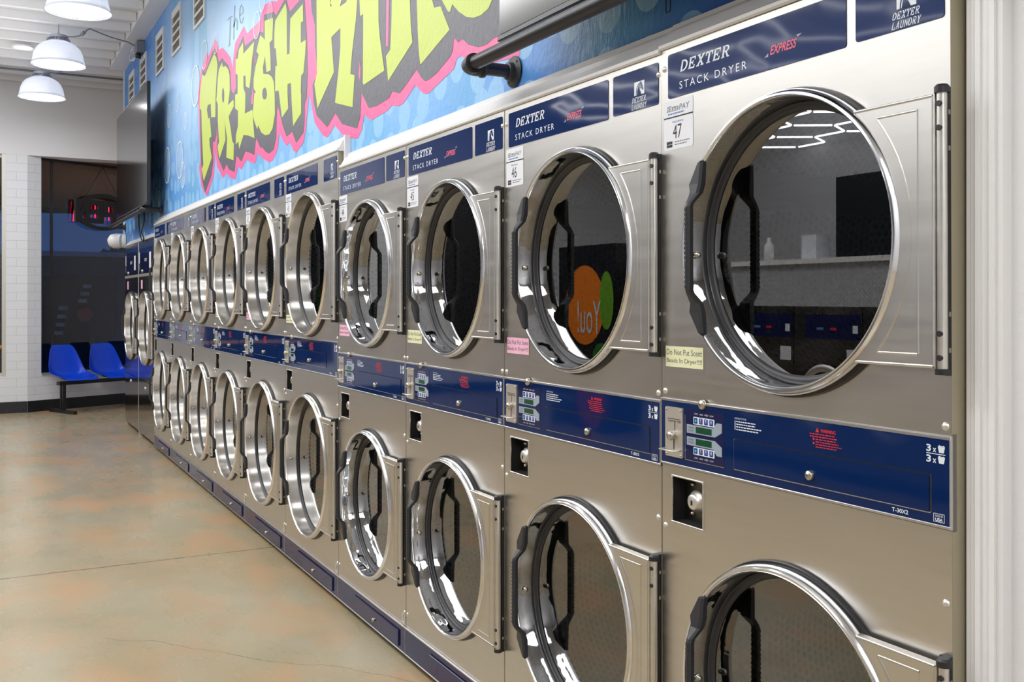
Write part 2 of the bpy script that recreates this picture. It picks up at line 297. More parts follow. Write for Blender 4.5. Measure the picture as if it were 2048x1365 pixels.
MURAL_GREEN=[[(-7.640,3.035),(-7.539,3.006),(-7.454,3.035),(-7.223,3.102),(-7.144,3.063),(-7.098,3.004),(-7.131,2.907),(-7.165,2.782),(-7.170,2.647),(-7.312,2.667),(-7.329,2.768),(-7.434,2.774),(-7.463,2.744),(-7.414,2.672),(-7.363,2.675),(-7.329,2.595),(-7.307,2.528),(-7.377,2.527),(-7.363,2.472),(-7.293,2.377),(-7.580,2.237),(-7.655,2.338),(-7.595,2.361),(-7.655,2.626),(-7.671,2.778),(-7.732,2.801),(-7.732,2.904)],
 [(-6.954,2.985),(-6.930,2.948),(-6.845,2.939),(-6.762,2.898),(-6.722,2.854),(-6.715,2.754),(-6.750,2.688),(-6.773,2.662),(-6.607,2.671),(-6.595,2.626),(-6.749,2.583),(-6.689,2.494),(-6.642,2.402),(-6.595,2.382),(-6.607,2.274),(-6.822,2.319),(-6.798,2.445),(-6.867,2.564),(-6.847,2.441),(-7.037,2.337),(-7.103,2.432),(-7.050,2.453),(-7.090,2.598),(-7.090,2.721),(-7.143,2.759),(-7.131,2.776),(-7.093,2.894),(-7.055,2.957)],
 [(-6.340,2.985),(-6.334,2.910),(-6.049,2.924),(-6.108,2.828),(-6.147,2.717),(-6.177,2.665),(-6.268,2.694),(-6.278,2.762),(-6.330,2.772),(-6.330,2.694),(-6.278,2.650),(-6.285,2.559),(-6.295,2.528),(-6.098,2.520),(-6.088,2.477),(-6.048,2.340),(-6.201,2.378),(-6.327,2.399),(-6.448,2.326),(-6.470,2.378),(-6.545,2.368),(-6.538,2.429),(-6.481,2.478),(-6.481,2.530),(-6.481,2.576),(-6.561,2.605),(-6.561,2.694),(-6.490,2.688),(-6.490,2.808),(-6.545,2.829),(-6.545,2.920),(-6.490,2.914),(-6.458,2.962)],
 [(-5.908,2.929),(-5.799,2.877),(-5.808,2.988),(-5.616,2.961),(-5.633,2.839),(-5.693,2.835),(-5.676,2.764),(-5.667,2.673),(-5.763,2.681),(-5.799,2.781),(-5.844,2.727),(-5.835,2.686),(-5.719,2.661),(-5.650,2.634),(-5.599,2.594),(-5.583,2.525),(-5.577,2.409),(-5.629,2.335),(-5.699,2.313),(-5.790,2.320),(-5.883,2.350),(-5.960,2.404),(-5.979,2.383),(-6.038,2.430),(-6.098,2.489),(-6.078,2.534),(-6.049,2.613),(-6.011,2.609),(-6.069,2.645),(-6.069,2.702),(-6.021,2.768),(-5.945,2.822),(-6.001,2.853)],
 [(-5.357,2.975),(-5.334,2.931),(-5.326,2.689),(-5.280,2.683),(-5.265,2.868),(-5.033,2.887),(-5.026,2.797),(-5.068,2.799),(-5.068,2.694),(-4.977,2.690),(-4.991,2.617),(-5.019,2.531),(-5.061,2.523),(-5.068,2.440),(-5.062,2.425),(-5.062,2.330),(-5.211,2.286),(-5.242,2.432),(-5.250,2.502),(-5.257,2.524),(-5.318,2.527),(-5.318,2.477),(-5.305,2.395),(-5.433,2.366),(-5.475,2.468),(-5.500,2.527),(-5.574,2.536),(-5.574,2.620),(-5.566,2.675),(-5.533,2.672),(-5.558,2.774),(-5.591,2.781),(-5.591,2.865),(-5.574,2.931),(-5.500,2.947)],
 [(-4.797,2.845),(-4.789,3.015),(-4.630,3.040),(-4.584,2.789),(-4.561,2.755),(-4.579,2.757),(-4.571,2.776),(-4.472,3.015),(-4.222,2.959),(-4.414,2.744),(-4.438,2.719),(-4.348,2.717),(-4.196,2.819),(-4.197,2.687),(-4.218,2.599),(-4.268,2.469),(-4.289,2.379),(-4.232,2.363),(-4.260,2.226),(-4.508,2.288),(-4.461,2.417),(-4.430,2.529),(-4.430,2.619),(-4.563,2.608),(-4.523,2.435),(-4.780,2.308),(-4.833,2.438),(-4.789,2.482)],
 [(-4.170,2.877),(-3.970,2.880),(-3.933,2.618),(-3.933,2.529),(-3.915,2.450),(-3.866,2.310),(-4.115,2.298),(-4.126,2.309),(-4.122,2.529),(-4.122,2.608),(-4.160,2.606),(-4.169,2.680)],
 [(-3.776,2.758),(-3.586,2.758),(-3.591,2.528),(-3.581,2.423),(-3.565,2.358),(-3.824,2.259),(-3.848,2.365),(-3.800,2.381),(-3.788,2.473),(-3.782,2.578)],
 [(-3.531,2.722),(-3.393,2.642),(-3.377,2.472),(-3.358,2.438),(-3.301,2.429),(-3.223,2.326),(-3.477,2.258),(-3.489,2.259),(-3.502,2.304),(-3.513,2.386),(-3.523,2.510)],
 [(-3.291,2.449),(-3.268,2.658),(-2.876,2.566),(-2.807,2.417),(-2.892,2.344),(-2.919,2.323),(-2.973,2.315),(-3.030,2.320),(-3.088,2.338),(-3.148,2.371),(-3.200,2.410),(-3.218,2.389),(-3.236,2.393)]]
MURAL_HOLES=[[(-6.883,2.747),(-6.887,2.726),(-6.896,2.710),(-6.910,2.702),(-6.925,2.705),(-6.939,2.717),(-6.949,2.737),(-6.952,2.760),(-6.949,2.781),(-6.939,2.797),(-6.925,2.805),(-6.910,2.802),(-6.896,2.789),(-6.887,2.770)],
 [(-5.754,2.555),(-5.759,2.541),(-5.773,2.532),(-5.794,2.529),(-5.818,2.533),(-5.839,2.543),(-5.854,2.558),(-5.859,2.574),(-5.854,2.589),(-5.839,2.598),(-5.818,2.601),(-5.794,2.597),(-5.773,2.586),(-5.759,2.571)]]
MURAL_SLIVERS=[[(-6.040,2.833),(-6.030,2.784),(-6.019,2.795),(-6.024,2.830)],
 [(-6.088,2.654),(-6.065,2.616),(-6.084,2.553),(-6.137,2.562)],
 [(-3.842,2.594),(-3.812,2.586),(-3.821,2.401),(-3.848,2.406)],
 [(-4.165,2.414),(-4.154,2.380),(-4.160,2.318),(-4.182,2.357)]]
MURAL_THE=[[(-6.792,3.230),(-6.707,3.230),(-6.634,3.219),(-6.644,3.227),(-6.723,3.239),(-6.812,3.239)],
 [(-6.720,3.229),(-6.755,3.058),(-6.722,3.051),(-6.687,3.221)],
 [(-6.771,3.051),(-6.696,3.051),(-6.711,3.057),(-6.786,3.057)],
 [(-6.595,3.282),(-6.627,3.066),(-6.598,3.060),(-6.566,3.274)],
 [(-6.599,3.140),(-6.566,3.172),(-6.537,3.183),(-6.525,3.168),(-6.529,3.106),(-6.504,3.100),(-6.499,3.162),(-6.545,3.191),(-6.591,3.180),(-6.625,3.147)],
 [(-6.427,3.172),(-6.336,3.170),(-6.339,3.202),(-6.396,3.238),(-6.448,3.224),(-6.459,3.172),(-6.426,3.123),(-6.365,3.110),(-6.323,3.137),(-6.346,3.145),(-6.387,3.118),(-6.403,3.120),(-6.434,3.166),(-6.424,3.217),(-6.390,3.231),(-6.363,3.207),(-6.358,3.177),(-6.445,3.180)]]
MURAL_BUBBLES=[(-7.896, 3.001, 0.167, 0.147), (-5.988, 3.006, 0.078, 0.084), (-7.157, 3.159, 0.082, 0.063), (-7.553, 3.167, 0.119, 0.095), (-5.853, 3.118, 0.081, 0.046), (-5.676, 3.007, 0.055, 0.051), (-9.184, 2.541, 0.169, 0.153), (-8.564, 2.515, 0.163, 0.148), (-8.424, 2.377, 0.113, 0.1), (-9.622, 2.282, 0.087, 0.066), (-9.078, 2.962, 0.104, 0.102), (-8.302, 2.796, 0.08, 0.062), (-8.674, 3.0, 0.086, 0.064), (-8.16, 3.132, 0.055, 0.052)]
# ------------------------------------------------------------------ mesh helpers
class MB:
    def __init__(s): s.v = []; s.f = []; s.mi = []; s.sm = []; s.uv = {}; s.cur = 0; s.mats = []; s.smooth = False
    def mat(s, name):
        if name not in s.mats: s.mats.append(name)
        s.cur = s.mats.index(name); return s
    def face(s, idx, uv=None):
        s.f.append(idx); s.mi.append(s.cur); s.sm.append(s.smooth)
        if uv: s.uv[len(s.f) - 1] = uv
    def quad(s, a, b, c, d):
        n = len(s.v); s.v += [a, b, c, d]; s.face((n, n + 1, n + 2, n + 3))
    def box(s, x0, x1, y0, y1, z0, z1):
        n = len(s.v)
        s.v += [(x0, y0, z0), (x1, y0, z0), (x1, y1, z0), (x0, y1, z0), (x0, y0, z1), (x1, y0, z1), (x1, y1, z1), (x0, y1, z1)]
        for q in ((3, 2, 1, 0), (4, 5, 6, 7), (0, 1, 5, 4), (1, 2, 6, 5), (2, 3, 7, 6), (3, 0, 4, 7)): s.face(tuple(n + i for i in q))
        return s
    def bbox(s, x0, x1, y0, y1, z0, z1, b):
        """box with its front (-y) edges chamfered"""
        n = len(s.v)
        s.v += [(x0, y1, z0), (x1, y1, z0), (x1, y1, z1), (x0, y1, z1), (x0, y0 + b, z0), (x1, y0 + b, z0), (x1, y0 + b, z1), (x0, y0 + b, z1),
                (x0 + b, y0, z0 + b), (x1 - b, y0, z0 + b), (x1 - b, y0, z1 - b), (x0 + b, y0, z1 - b)]
        for q in ((0, 3, 2, 1), (0, 1, 5, 4), (1, 2, 6, 5), (2, 3, 7, 6), (3, 0, 4, 7), (4, 5, 9, 8), (5, 6, 10, 9), (6, 7, 11, 10), (7, 4, 8, 11), (8, 9, 10, 11)): s.face(tuple(n + i for i in q))
        return s
    def prism(s, pts, y0, y1):
        """polygon in xz (either winding) extruded from y0 (front) to y1 (back)"""
        ar = sum(pts[i][0] * pts[(i + 1) % len(pts)][1] - pts[(i + 1) % len(pts)][0] * pts[i][1] for i in range(len(pts)))
        if ar < 0: pts = pts[::-1]
        n = len(s.v); k = len(pts)
        s.v += [(p[0], y0, p[1]) for p in pts] + [(p[0], y1, p[1]) for p in pts]
        tri = tessellate_polygon([[Vector((p[0], p[1], 0)) for p in pts]])
        for t in tri:
            a, b, c = t
            cr = (pts[b][0] - pts[a][0]) * (pts[c][1] - pts[a][1]) - (pts[c][0] - pts[a][0]) * (pts[b][1] - pts[a][1])
            if cr < 0: a, b, c = c, b, a
            s.face((n + a, n + b, n + c)); s.face((n + k + c, n + k + b, n + k + a))
        for i in range(k):
            j = (i + 1) % k; s.face((n + j, n + i, n + k + i, n + k + j))
        return s
    def flat(s, pts, y):
        ar = sum(pts[i][0] * pts[(i + 1) % len(pts)][1] - pts[(i + 1) % len(pts)][0] * pts[i][1] for i in range(len(pts)))
        if ar < 0: pts = pts[::-1]
        n = len(s.v); s.v += [(p[0], y, p[1]) for p in pts]
        for a, b, c in tessellate_polygon([[Vector((p[0], p[1], 0)) for p in pts]]):
            cr = (pts[b][0] - pts[a][0]) * (pts[c][1] - pts[a][1]) - (pts[c][0] - pts[a][0]) * (pts[b][1] - pts[a][1])
            s.face((n + a, n + b, n + c) if cr > 0 else (n + c, n + b, n + a))
        return s
    def rect(s, x0, x1, z0, z1, y): return s.flat([(x0, z0), (x1, z0), (x1, z1), (x0, z1)], y)
    def rrect(s, x0, x1, z0, z1, r, y=None, y0=None, y1=None, k=4):
        p = []
        for cx, cz, a in ((x1 - r, z0 + r, -PI / 2), (x1 - r, z1 - r, 0), (x0 + r, z1 - r, PI / 2), (x0 + r, z0 + r, PI)):
            p += [(cx + r * math.cos(a + PI / 2 * i / k), cz + r * math.sin(a + PI / 2 * i / k)) for i in range(k + 1)]
        return s.flat(p, y) if y is not None else s.prism(p, y0, y1)
    def frame(s, x0, x1, z0, z1, t, y):
        s.rect(x0, x1, z0, z0 + t, y); s.rect(x0, x1, z1 - t, z1, y); s.rect(x0, x0 + t, z0 + t, z1 - t, y); s.rect(x1 - t, x1, z0 + t, z1 - t, y)
    def lathe(s, prof, c=(0, 0, 0), n=64, axis='y', a0=0.0, a1=2 * PI, uv=False):
        """prof = list of (radius, offset along axis)"""
        full = abs(a1 - a0 - 2 * PI) < 1e-6; m = n if full else n + 1; st = len(s.v); k = len(prof)
        L = [0.0]
        for i in range(1, k): L.append(L[-1] + math.dist(prof[i], prof[i - 1]))
        for i in range(m):
            a = a0 + (a1 - a0) * i / n; ca, sa = math.cos(a), math.sin(a)
            for r, t in prof:
                if axis == 'y': s.v.append((c[0] + r * ca, c[1] + t, c[2] + r * sa))
                elif axis == 'z': s.v.append((c[0] + r * ca, c[1] + r * sa, c[2] + t))
                else: s.v.append((c[0] + t, c[1] + r * ca, c[2] + r * sa))
        for i in range(n):
            j = (i + 1) % m
            for q in range(k - 1):
                u = None
                if uv:
                    rm = max(prof[q][0], prof[q + 1][0]); u0 = (a1 - a0) * i / n * uv; u1 = (a1 - a0) * (i + 1) / n * uv
                    u = ((u0, L[q]), (u1, L[q]), (u1, L[q + 1]), (u0, L[q + 1]))
                s.face((st + i * k + q, st + j * k + q, st + j * k + q + 1, st + i * k + q + 1), u)
        return s
    def tube(s, pts, r, n=10, caps=True):
        P = [Vector(p) for p in pts]; st = len(s.v); up = None
        for i, p in enumerate(P):
            t = (P[min(i + 1, len(P) - 1)] - P[max(i - 1, 0)]).normalized()
            if up is None: up = Vector((0, 0, 1)) if abs(t.z) < .9 else Vector((1, 0, 0))
            a = t.cross(up).normalized(); b = a.cross(t).normalized(); up = b
            rr = r[i] if isinstance(r, (list, tuple)) else r
            for j in range(n):
                g = 2 * PI * j / n; s.v.append(tuple(p + a * (rr * math.cos(g)) + b * (rr * math.sin(g))))
        for i in range(len(P) - 1):
            for j in range(n):
                k = (j + 1) % n; s.face((st + i * n + j, st + i * n + k, st + (i + 1) * n + k, st + (i + 1) * n + j))
        if caps:
            s.face(tuple(st + j for j in range(n))[::-1]); s.face(tuple(st + (len(P) - 1) * n + j for j in range(n)))
        return s
    def build(s, name, mat=None, parent=None, loc=None, rz=0.0, kind=None):
        me = bpy.data.meshes.new(name); me.from_pydata(s.v, [], s.f)
        mats = s.mats if s.mats else [mat]
        for k in mats: me.materials.append(M[k])
        me.polygons.foreach_set('material_index', s.mi if s.mats else [0] * len(s.f))
        me.polygons.foreach_set('use_smooth', s.sm)
        if s.uv:
            ul = me.uv_layers.new(name='uv')
            for fi, uvs in s.uv.items():
                for li, q in zip(me.polygons[fi].loop_indices, uvs): ul.data[li].uv = q
        me.update()
        o = bpy.data.objects.new(name, me); COL.objects.link(o)
        if parent: o.parent = parent
        if loc: o.location = loc
        o.rotation_euler.z = rz
        if kind: o['kind'] = kind
        return o
def sm(mb): mb.smooth = True; return mb
def autosmooth(o, ang=35):
    """keep creases crisp on a smooth shaded mesh"""
    bm = bmesh.new(); bm.from_mesh(o.data); c = math.radians(ang)
    bmesh.ops.remove_doubles(bm, verts=bm.verts, dist=1e-6)
    for e in bm.edges:
        if len(e.link_faces) == 2 and e.calc_face_angle(0) > c: e.smooth = False
    bm.to_mesh(o.data); bm.free(); return o
def thing(name, label, cat, loc=(0, 0, 0), group=None, rz=0.0):
    o = bpy.data.objects.new(name, None); o.empty_display_size = .05; COL.objects.link(o)
    o.location = loc; o.rotation_euler.z = rz; o['label'] = label; o['category'] = cat
    if group: o['group'] = group
    return o
def tag(o, label, cat, group=None):
    o['label'] = label; o['category'] = cat
    if group: o['group'] = group
    return o
def copy_tree(o, parent=None):
    c = o.copy(); COL.objects.link(c)
    if parent: c.parent = parent
    for ch in list(o.children): copy_tree(ch, c)
    return c
_tc = {}
def text_polys(body, shear=0.0, bold=0.0, spacing=1.0):
    key = (body, shear, bold, spacing)
    if key in _tc: return _tc[key]
    cu = bpy.data.curves.new('t', 'FONT'); cu.body = body; cu.size = 1.0; cu.shear = shear; cu.offset = bold; cu.space_character = spacing; cu.resolution_u = 3
    o = bpy.data.objects.new('t', cu); COL.objects.link(o); bpy.context.view_layer.update()
    me = o.evaluated_get(bpy.context.evaluated_depsgraph_get()).to_mesh()
    vs = [(v.co.x, v.co.y) for v in me.vertices]; fs = [tuple(p.vertices) for p in me.polygons]
    o.to_mesh_clear(); bpy.data.objects.remove(o); bpy.data.curves.remove(cu)
    x0 = min(v[0] for v in vs); x1 = max(v[0] for v in vs); y0 = min(v[1] for v in vs); y1 = max(v[1] for v in vs)
    vs = [((a - x0) / (x1 - x0), (b - y0) / (y1 - y0)) for a, b in vs]
    _tc[key] = (vs, fs); return vs, fs
def text(mb, body, x0, x1, z0, z1, y, mirror=False, **kw):
    """lettering that fills the box x0..x1, z0..z1 on the plane y"""
    vs, fs = text_polys(body, **kw); n = len(mb.v)
    mb.v += [((x1 - a * (x1 - x0)) if mirror else (x0 + a * (x1 - x0)), y, z0 + b * (z1 - z0)) for a, b in vs]
    for f in fs:
        a, b, c = [mb.v[n + i] for i in f[:3]]
        cr = (b[0] - a[0]) * (c[2] - a[2]) - (c[0] - a[0]) * (b[2] - a[2])
        mb.face(tuple(n + i for i in (f if cr > 0 else f[::-1])))
# slab serif letters for the maker's name: strokes on a unit cell
SL = {
 'D': [[(0, 0), (.22, 0), (.22, 1), (0, 1)], 'ARC'],
 'E': [[(.05, 0), (.27, 0), (.27, 1), (.05, 1)], [(0, 0), (.85, 0), (.85, .30), (.74, .30), (.70, .13), (0, .13)], [(0, .87), (.70, .87), (.74, .70), (.85, .70), (.85, 1), (0, 1)], [(.2, .44), (.5, .44), (.5, .32), (.6, .32), (.6, .68), (.5, .68), (.5, .57), (.2, .57)]],
 'X': [[(.08, .08), (.32, .08), (.92, .92), (.68, .92)], [(.68, .08), (.92, .08), (.32, .92), (.08, .92)], [(0, 0), (.4, 0), (.4, .11), (0, .11)], [(.6, 0), (1, 0), (1, .11), (.6, .11)], [(0, .89), (.4, .89), (.4, 1), (0, 1)], [(.6, .89), (1, .89), (1, 1), (.6, 1)]],
 'T': [[(.39, 0), (.61, 0), (.61, 1), (.39, 1)], [(.25, 0), (.75, 0), (.75, .11), (.25, .11)], [(.02, .66), (.13, .66), (.17, .86), (.83, .86), (.87, .66), (.98, .66), (.98, 1), (.02, 1)]],
 'R': [[(.08, 0), (.30, 0), (.30, 1), (.08, 1)], [(0, 0), (.4, 0), (.4, .11), (0, .11)], 'BOWL', [(.42, .46), (.62, .46), (.86, .11), (1, .11), (1, 0), (.72, 0)]],
 'L': [[(.08, 0), (.30, 0), (.30, 1), (.08, 1)], [(0, 0), (.9, 0), (.9, .34), (.78, .34), (.74, .13), (0, .13)], [(0, .89), (.42, .89), (.42, 1), (0, 1)]],
 'A': [[(.08, 0), (.26, 0), (.58, 1), (.40, 1)], [(.70, 0), (.92, 0), (.62, 1), (.42, 1)], [(.25, .28), (.75, .28), (.75, .40), (.25, .40)], [(0, 0), (.34, 0), (.34, .11), (0, .11)], [(.62, 0), (1, 0), (1, .11), (.62, .11)]],
 'U': [[(.08, .2), (.28, .2), (.28, 1), (.08, 1)], [(.72, .2), (.92, .2), (.92, 1), (.72, 1)], [(.08, .22), (.2, .04), (.5, 0), (.8, .04), (.92, .22), (.74, .25), (.5, .13), (.26, .25)], [(0, .89), (.38, .89), (.38, 1), (0, 1)], [(.62, .89), (1, .89), (1, 1), (.62, 1)]],
 'N': [[(.08, 0), (.25, 0), (.25, 1), (.08, 1)], [(.76, 0), (.92, 0), (.92, 1), (.76, 1)], [(.08, 1), (.32, 1), (.92, 0), (.72, 0)], [(0, 0), (.36, 0), (.36, .11), (0, .11)], [(.64, .89), (1, .89), (1, 1), (.64, 1)]],
 'Y': [[(.39, 0), (.61, 0), (.61, .45), (.39, .45)], [(.05, 1), (.3, 1), (.58, .42), (.42, .38)], [(.72, 1), (.95, 1), (.6, .4), (.44, .42)], [(.25, 0), (.75, 0), (.75, .11), (.25, .11)], [(0, .89), (.38, .89), (.38, 1), (0, 1)], [(.62, .89), (1, .89), (1, 1), (.62, 1)]],
}
def arcband(cx, cz, rx, rz, tx, tz, n=8):
    o = [(cx + rx * math.cos(-PI / 2 + PI * i / n), cz + rz * math.sin(-PI / 2 + PI * i / n)) for i in range(n + 1)]
    i_ = [(cx + (rx - tx) * math.cos(-PI / 2 + PI * i / n), cz + (rz - tz) * math.sin(-PI / 2 + PI * i / n)) for i in range(n + 1)]
    return o + i_[::-1]
def slab(mb, word, x0, x1, z0, z1, y, shear=.28):
    n = len(word); h = z1 - z0; W = (x1 - x0 - shear * h) / n
    for k, ch in enumerate(word):
        big = 1.0 if (k or len(word) < 3) else 1.12
        for p in SL[ch]:
            if p == 'ARC': ps = [arcband(.3, .5, .62, .5, .22, .13), [(-.02, 0), (.3, 0), (.3, .13), (-.02, .13)], [(-.02, .87), (.3, .87), (.3, 1), (-.02, 1)]]
            elif p == 'BOWL': ps = [arcband(.45, .72, .42, .28, .2, .12), [(0, .88), (.47, .88), (.47, 1), (0, 1)], [(.2, .44), (.47, .44), (.47, .56), (.2, .56)]]
            else: ps = [p]
            for q in ps:
                mb.flat([(x0 + (k + a * .9) * W + shear * b * h, z0 + b * h) for a, b in q], y)
# ------------------------------------------------------------------ the setting
FACE = 1.427; WALL = 1.475
CEIL = 4.03
def struct(name, mb, mat=None, loc=None): return mb.build(name, mat, None, loc, kind='structure')
mb = MB(); mb.box(-13.9, 3.2, -6.6, 2.6, -.1, 0); struct('floor', mb, 'floor')
mb = MB(); mb.box(-13.9, 3.2, -6.6, 2.6, CEIL, CEIL + .1); struct('ceiling', mb, 'ceiling')
for k in range(30):
    x = -13.25 + k * .42; mb = MB(); mb.box(x, x + .05, -6.4, 1.30 if x > -12.05 else 2.4, CEIL - .078, CEIL - .0005); struct('trim_%d' % (20 + k), mb, 'joist')
# soffit that runs along the top of the painted wall
mb = MB(); mb.box(-12.07, 3.0, 1.31, WALL - .001, 3.95, CEIL - .0005); struct('trim_1', mb, 'white_trim')
# painted wall above the machines, and the white wall to the right of them
mb = MB()
pts = [(-12.07, 1.942), (-9.601, 1.942), (-9.601, 2.042), (-4.315, 2.042), (-4.315, 1.975), (-1.10, 1.976), (-1.10, 3.95), (-12.07, 3.95)]
mb.prism(pts, WALL, WALL + .12); struct('wall_right', mb, 'mural_bg')
mb = MB(); mb.box(-1.0995, 3.0, WALL, WALL + .12, 0, 3.95); struct('wall_right_white', mb, 'white_wall').name = 'wall_near_right'
mb = MB(); mb.box(-12.085, -12.071, 1.455, WALL + .12, 1.942, 3.95); struct('trim_2', mb, 'white_trim')
# casing at the end of the row of machines
mb = MB(); mb.box(-1.1125, -1.104, 1.453, WALL + .1, 0, 3.95); struct('trim_3', mb, 'white_trim')
mb = MB()
for a, b, y in ((-1.103, -1.092, 1.452), (-1.092, -1.083, 1.447), (-1.083, -1.066, 1.451), (-1.066, -1.056, 1.446), (-1.056, -1.045, 1.452)): mb.box(a, b, y, WALL + .02, 0, 3.95)
struct('trim_4', mb, 'white_trim')
def crown(name, x0, x1, z0, h, tilt=0):
    prof = [(FACE - .004, 0), (FACE - .008, .004), (FACE - .008, .012), (FACE + .002, .018), (FACE + .010, .032), (FACE + .018, .048), (FACE + .030, .055), (FACE + .034, .060), (FACE + .034, .070), (WALL - .0005, .070), (WALL - .0005, 0)]
    mb = MB(); k = len(prof); s = h / .07
    for x, dz in ((x0, 0), (x1, tilt)):
        mb.v += [(x, y, z0 + z * s + dz) for y, z in prof]
    for i in range(k):
        j = (i + 1) % k; mb.face((i, j, k + j, k + i))
    mb.face(tuple(range(k))[::-1]); mb.face(tuple(range(k, 2 * k)))
    return struct(name, mb, 'white_trim')
crown('trim_5', -4.290, -1.921, 1.953, .070); crown('trim_6', -1.9208, -1.1130, 1.960, .066, .006)
crown('trim_7', -9.60, -4.312, 2.036, .070); crown('trim_8', -11.65, -9.601, 1.936, .050)
mb = MB(); mb.box(-4.311, -4.2915, 1.448, WALL - .0005, 1.954, 2.106); struct('trim_9', mb, 'white_trim')
# far wall: header, pier with a plain face and a slanted face, slanted window bay
FX = -13.33
d = Vector((-.42, .907)).normalized(); nrm = Vector((d.y, -d.x))           # along the slanted bay / towards the room
P0 = Vector((FX, .529)); P1 = P0 + d * .17; PE = P0 + d * 2.2
mb = MB(); mb.box(FX - .3, FX, -6.5, 2.6, 3.09, CEIL - .001); struct('wall_far_header', mb, 'white_wall').name = 'wall_far'
def slant(mb, a, b, z0, z1, off0, off1):
    q = [a + nrm * off1, b + nrm * off1, b + nrm * off0, a + nrm * off0]; n = len(mb.v)
    mb.v += [(p.x, p.y, z0) for p in q] + [(p.x, p.y, z1) for p in q]
    for f in ((0, 1, 2, 3), (7, 6, 5, 4), (0, 4, 5, 1), (1, 5, 6, 2), (2, 6, 7, 3), (3, 7, 4, 0)): mb.face(tuple(n + i for i in f))
mb = MB()
q = [(FX, .299), (FX, .529), (P1.x, P1.y), (P1.x - .28, P1.y - .09), (FX - .28, .299)]
n = 0; mb.v += [(a, b, 0) for a, b in q] + [(a, b, 3.0895) for a, b in q]
for i in range(5): j = (i + 1) % 5; mb.face((j, i, i + 5, j + 5)[::-1])
mb.face((0, 1, 2, 3, 4)); mb.face((9, 8, 7, 6, 5)); struct('wall_far_pier', mb, 'block_y').name = 'wall_far_pier'
mb = MB(); slant(mb, P1, PE, 0, .44, -.25, 0); struct('wall_far_bay', mb, 'block_y')
mb = MB(); slant(mb, P1, PE, .441, .455, -.2, .02); struct('trim_10', mb, 'alu')
mb = MB(); slant(mb, P1 - d * .002, PE, 0, .135, .001, .010); slant(mb, P0 + d * .003, P1 + d * .0, 0, .135, .001, .010); mb.box(FX + .001, FX + .01, .30, .529, 0, .135); mb.box(FX + .001, FX + .01, -6.4, .299, 0, .135)
struct('baseboard_far', mb, 'base_black')
mb = MB(); mb.box(FX - .25, FX, -1.50, .2985, 0, .44); mb.box(FX - .25, FX, -2.9, -1.50, 0, 3.0895); mb.box(FX - .25, FX, -4.6, -2.9, 0, .44); mb.box(FX - .25, FX, -6.4, -4.6, 0, 3.0895); struct('wall_far_left', mb, 'block_y')
# windows: a slanted pane behind the chairs, and the pane left of the pier
w1 = MB(); slant(w1, P1 + d * .03, PE - d * .03, .46, 3.06, -.105, -.10); win = struct('window_1', w1, 'window_glass')
f = MB(); slant(f, P1 + d * .0, P1 + d * .03, .456, 3.088, -.13, -.07); slant(f, P1 + d * .03, PE, 3.06, 3.088, -.13, -.07); slant(f, P1 + d * 1.20, P1 + d * 1.225, .456, 3.06, -.14, -.106); slant(f, P1 + d * .19, P1 + d * .215, .456, 3.06, -.16, -.126)
f.build('window_frame', 'black_metal', win)
w2 = MB(); w2.box(FX - .11, FX - .105, -1.46, .255, .48, 3.05); win2 = struct('window_2', w2, 'window_glass')
f = MB(); f.box(FX - .13, FX - .005, .255, .2985, .441, 3.088); f.box(FX - .13, FX - .06, -1.46, .255, 3.05, 3.088); f.box(FX - .13, FX - .06, -1.46, .255, .441, .48); f.box(FX - .13, FX - .06, -1.4995, -1.46, .441, 3.088)
f.build('window_frame', 'alu', win2)
f = MB(); f.box(FX - .055, FX - .006, .258, .2945, .4415, .83); f.box(FX - .055, FX - .015, -1.45, .258, .775, .815); so = f.build('wooden_sash', 'oak', win2); so['label'] = 'orange oak sash rail'
mb = MB(); mb.box(FX - .2, FX - .03, -4.5995, -2.9005, .4405, 3.0895); struct('wall_far_dark', mb, 'base_black')
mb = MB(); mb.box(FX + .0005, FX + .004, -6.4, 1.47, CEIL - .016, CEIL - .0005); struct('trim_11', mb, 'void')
# room shell out of view: white block wall across the room, end wall behind the camera
mb = MB(); mb.box(-13.6, 3.2, -6.6, -6.45, 0, CEIL - .001); struct('wall_left', mb, 'block_x')
mb = MB(); mb.box(3.0, 3.15, -6.44, 2.6, 0, CEIL - .001); struct('wall_near', mb, 'white_wall')
mb = MB(); mb.box(-13.6, -12.2, 2.45, 2.6, 0, CEIL - .001); struct('wall_far_right', mb, 'white_wall')
mb = MB(); mb.box(-12.2, 3.0, 2.45, 2.55, 0, CEIL - .001); struct('wall_back', mb, 'white_wall')
mb = MB(); mb.box(-12.07, -11.95, WALL + .1205, 2.449, 0, CEIL - .001); struct('wall_back_end', mb, 'white_wall')
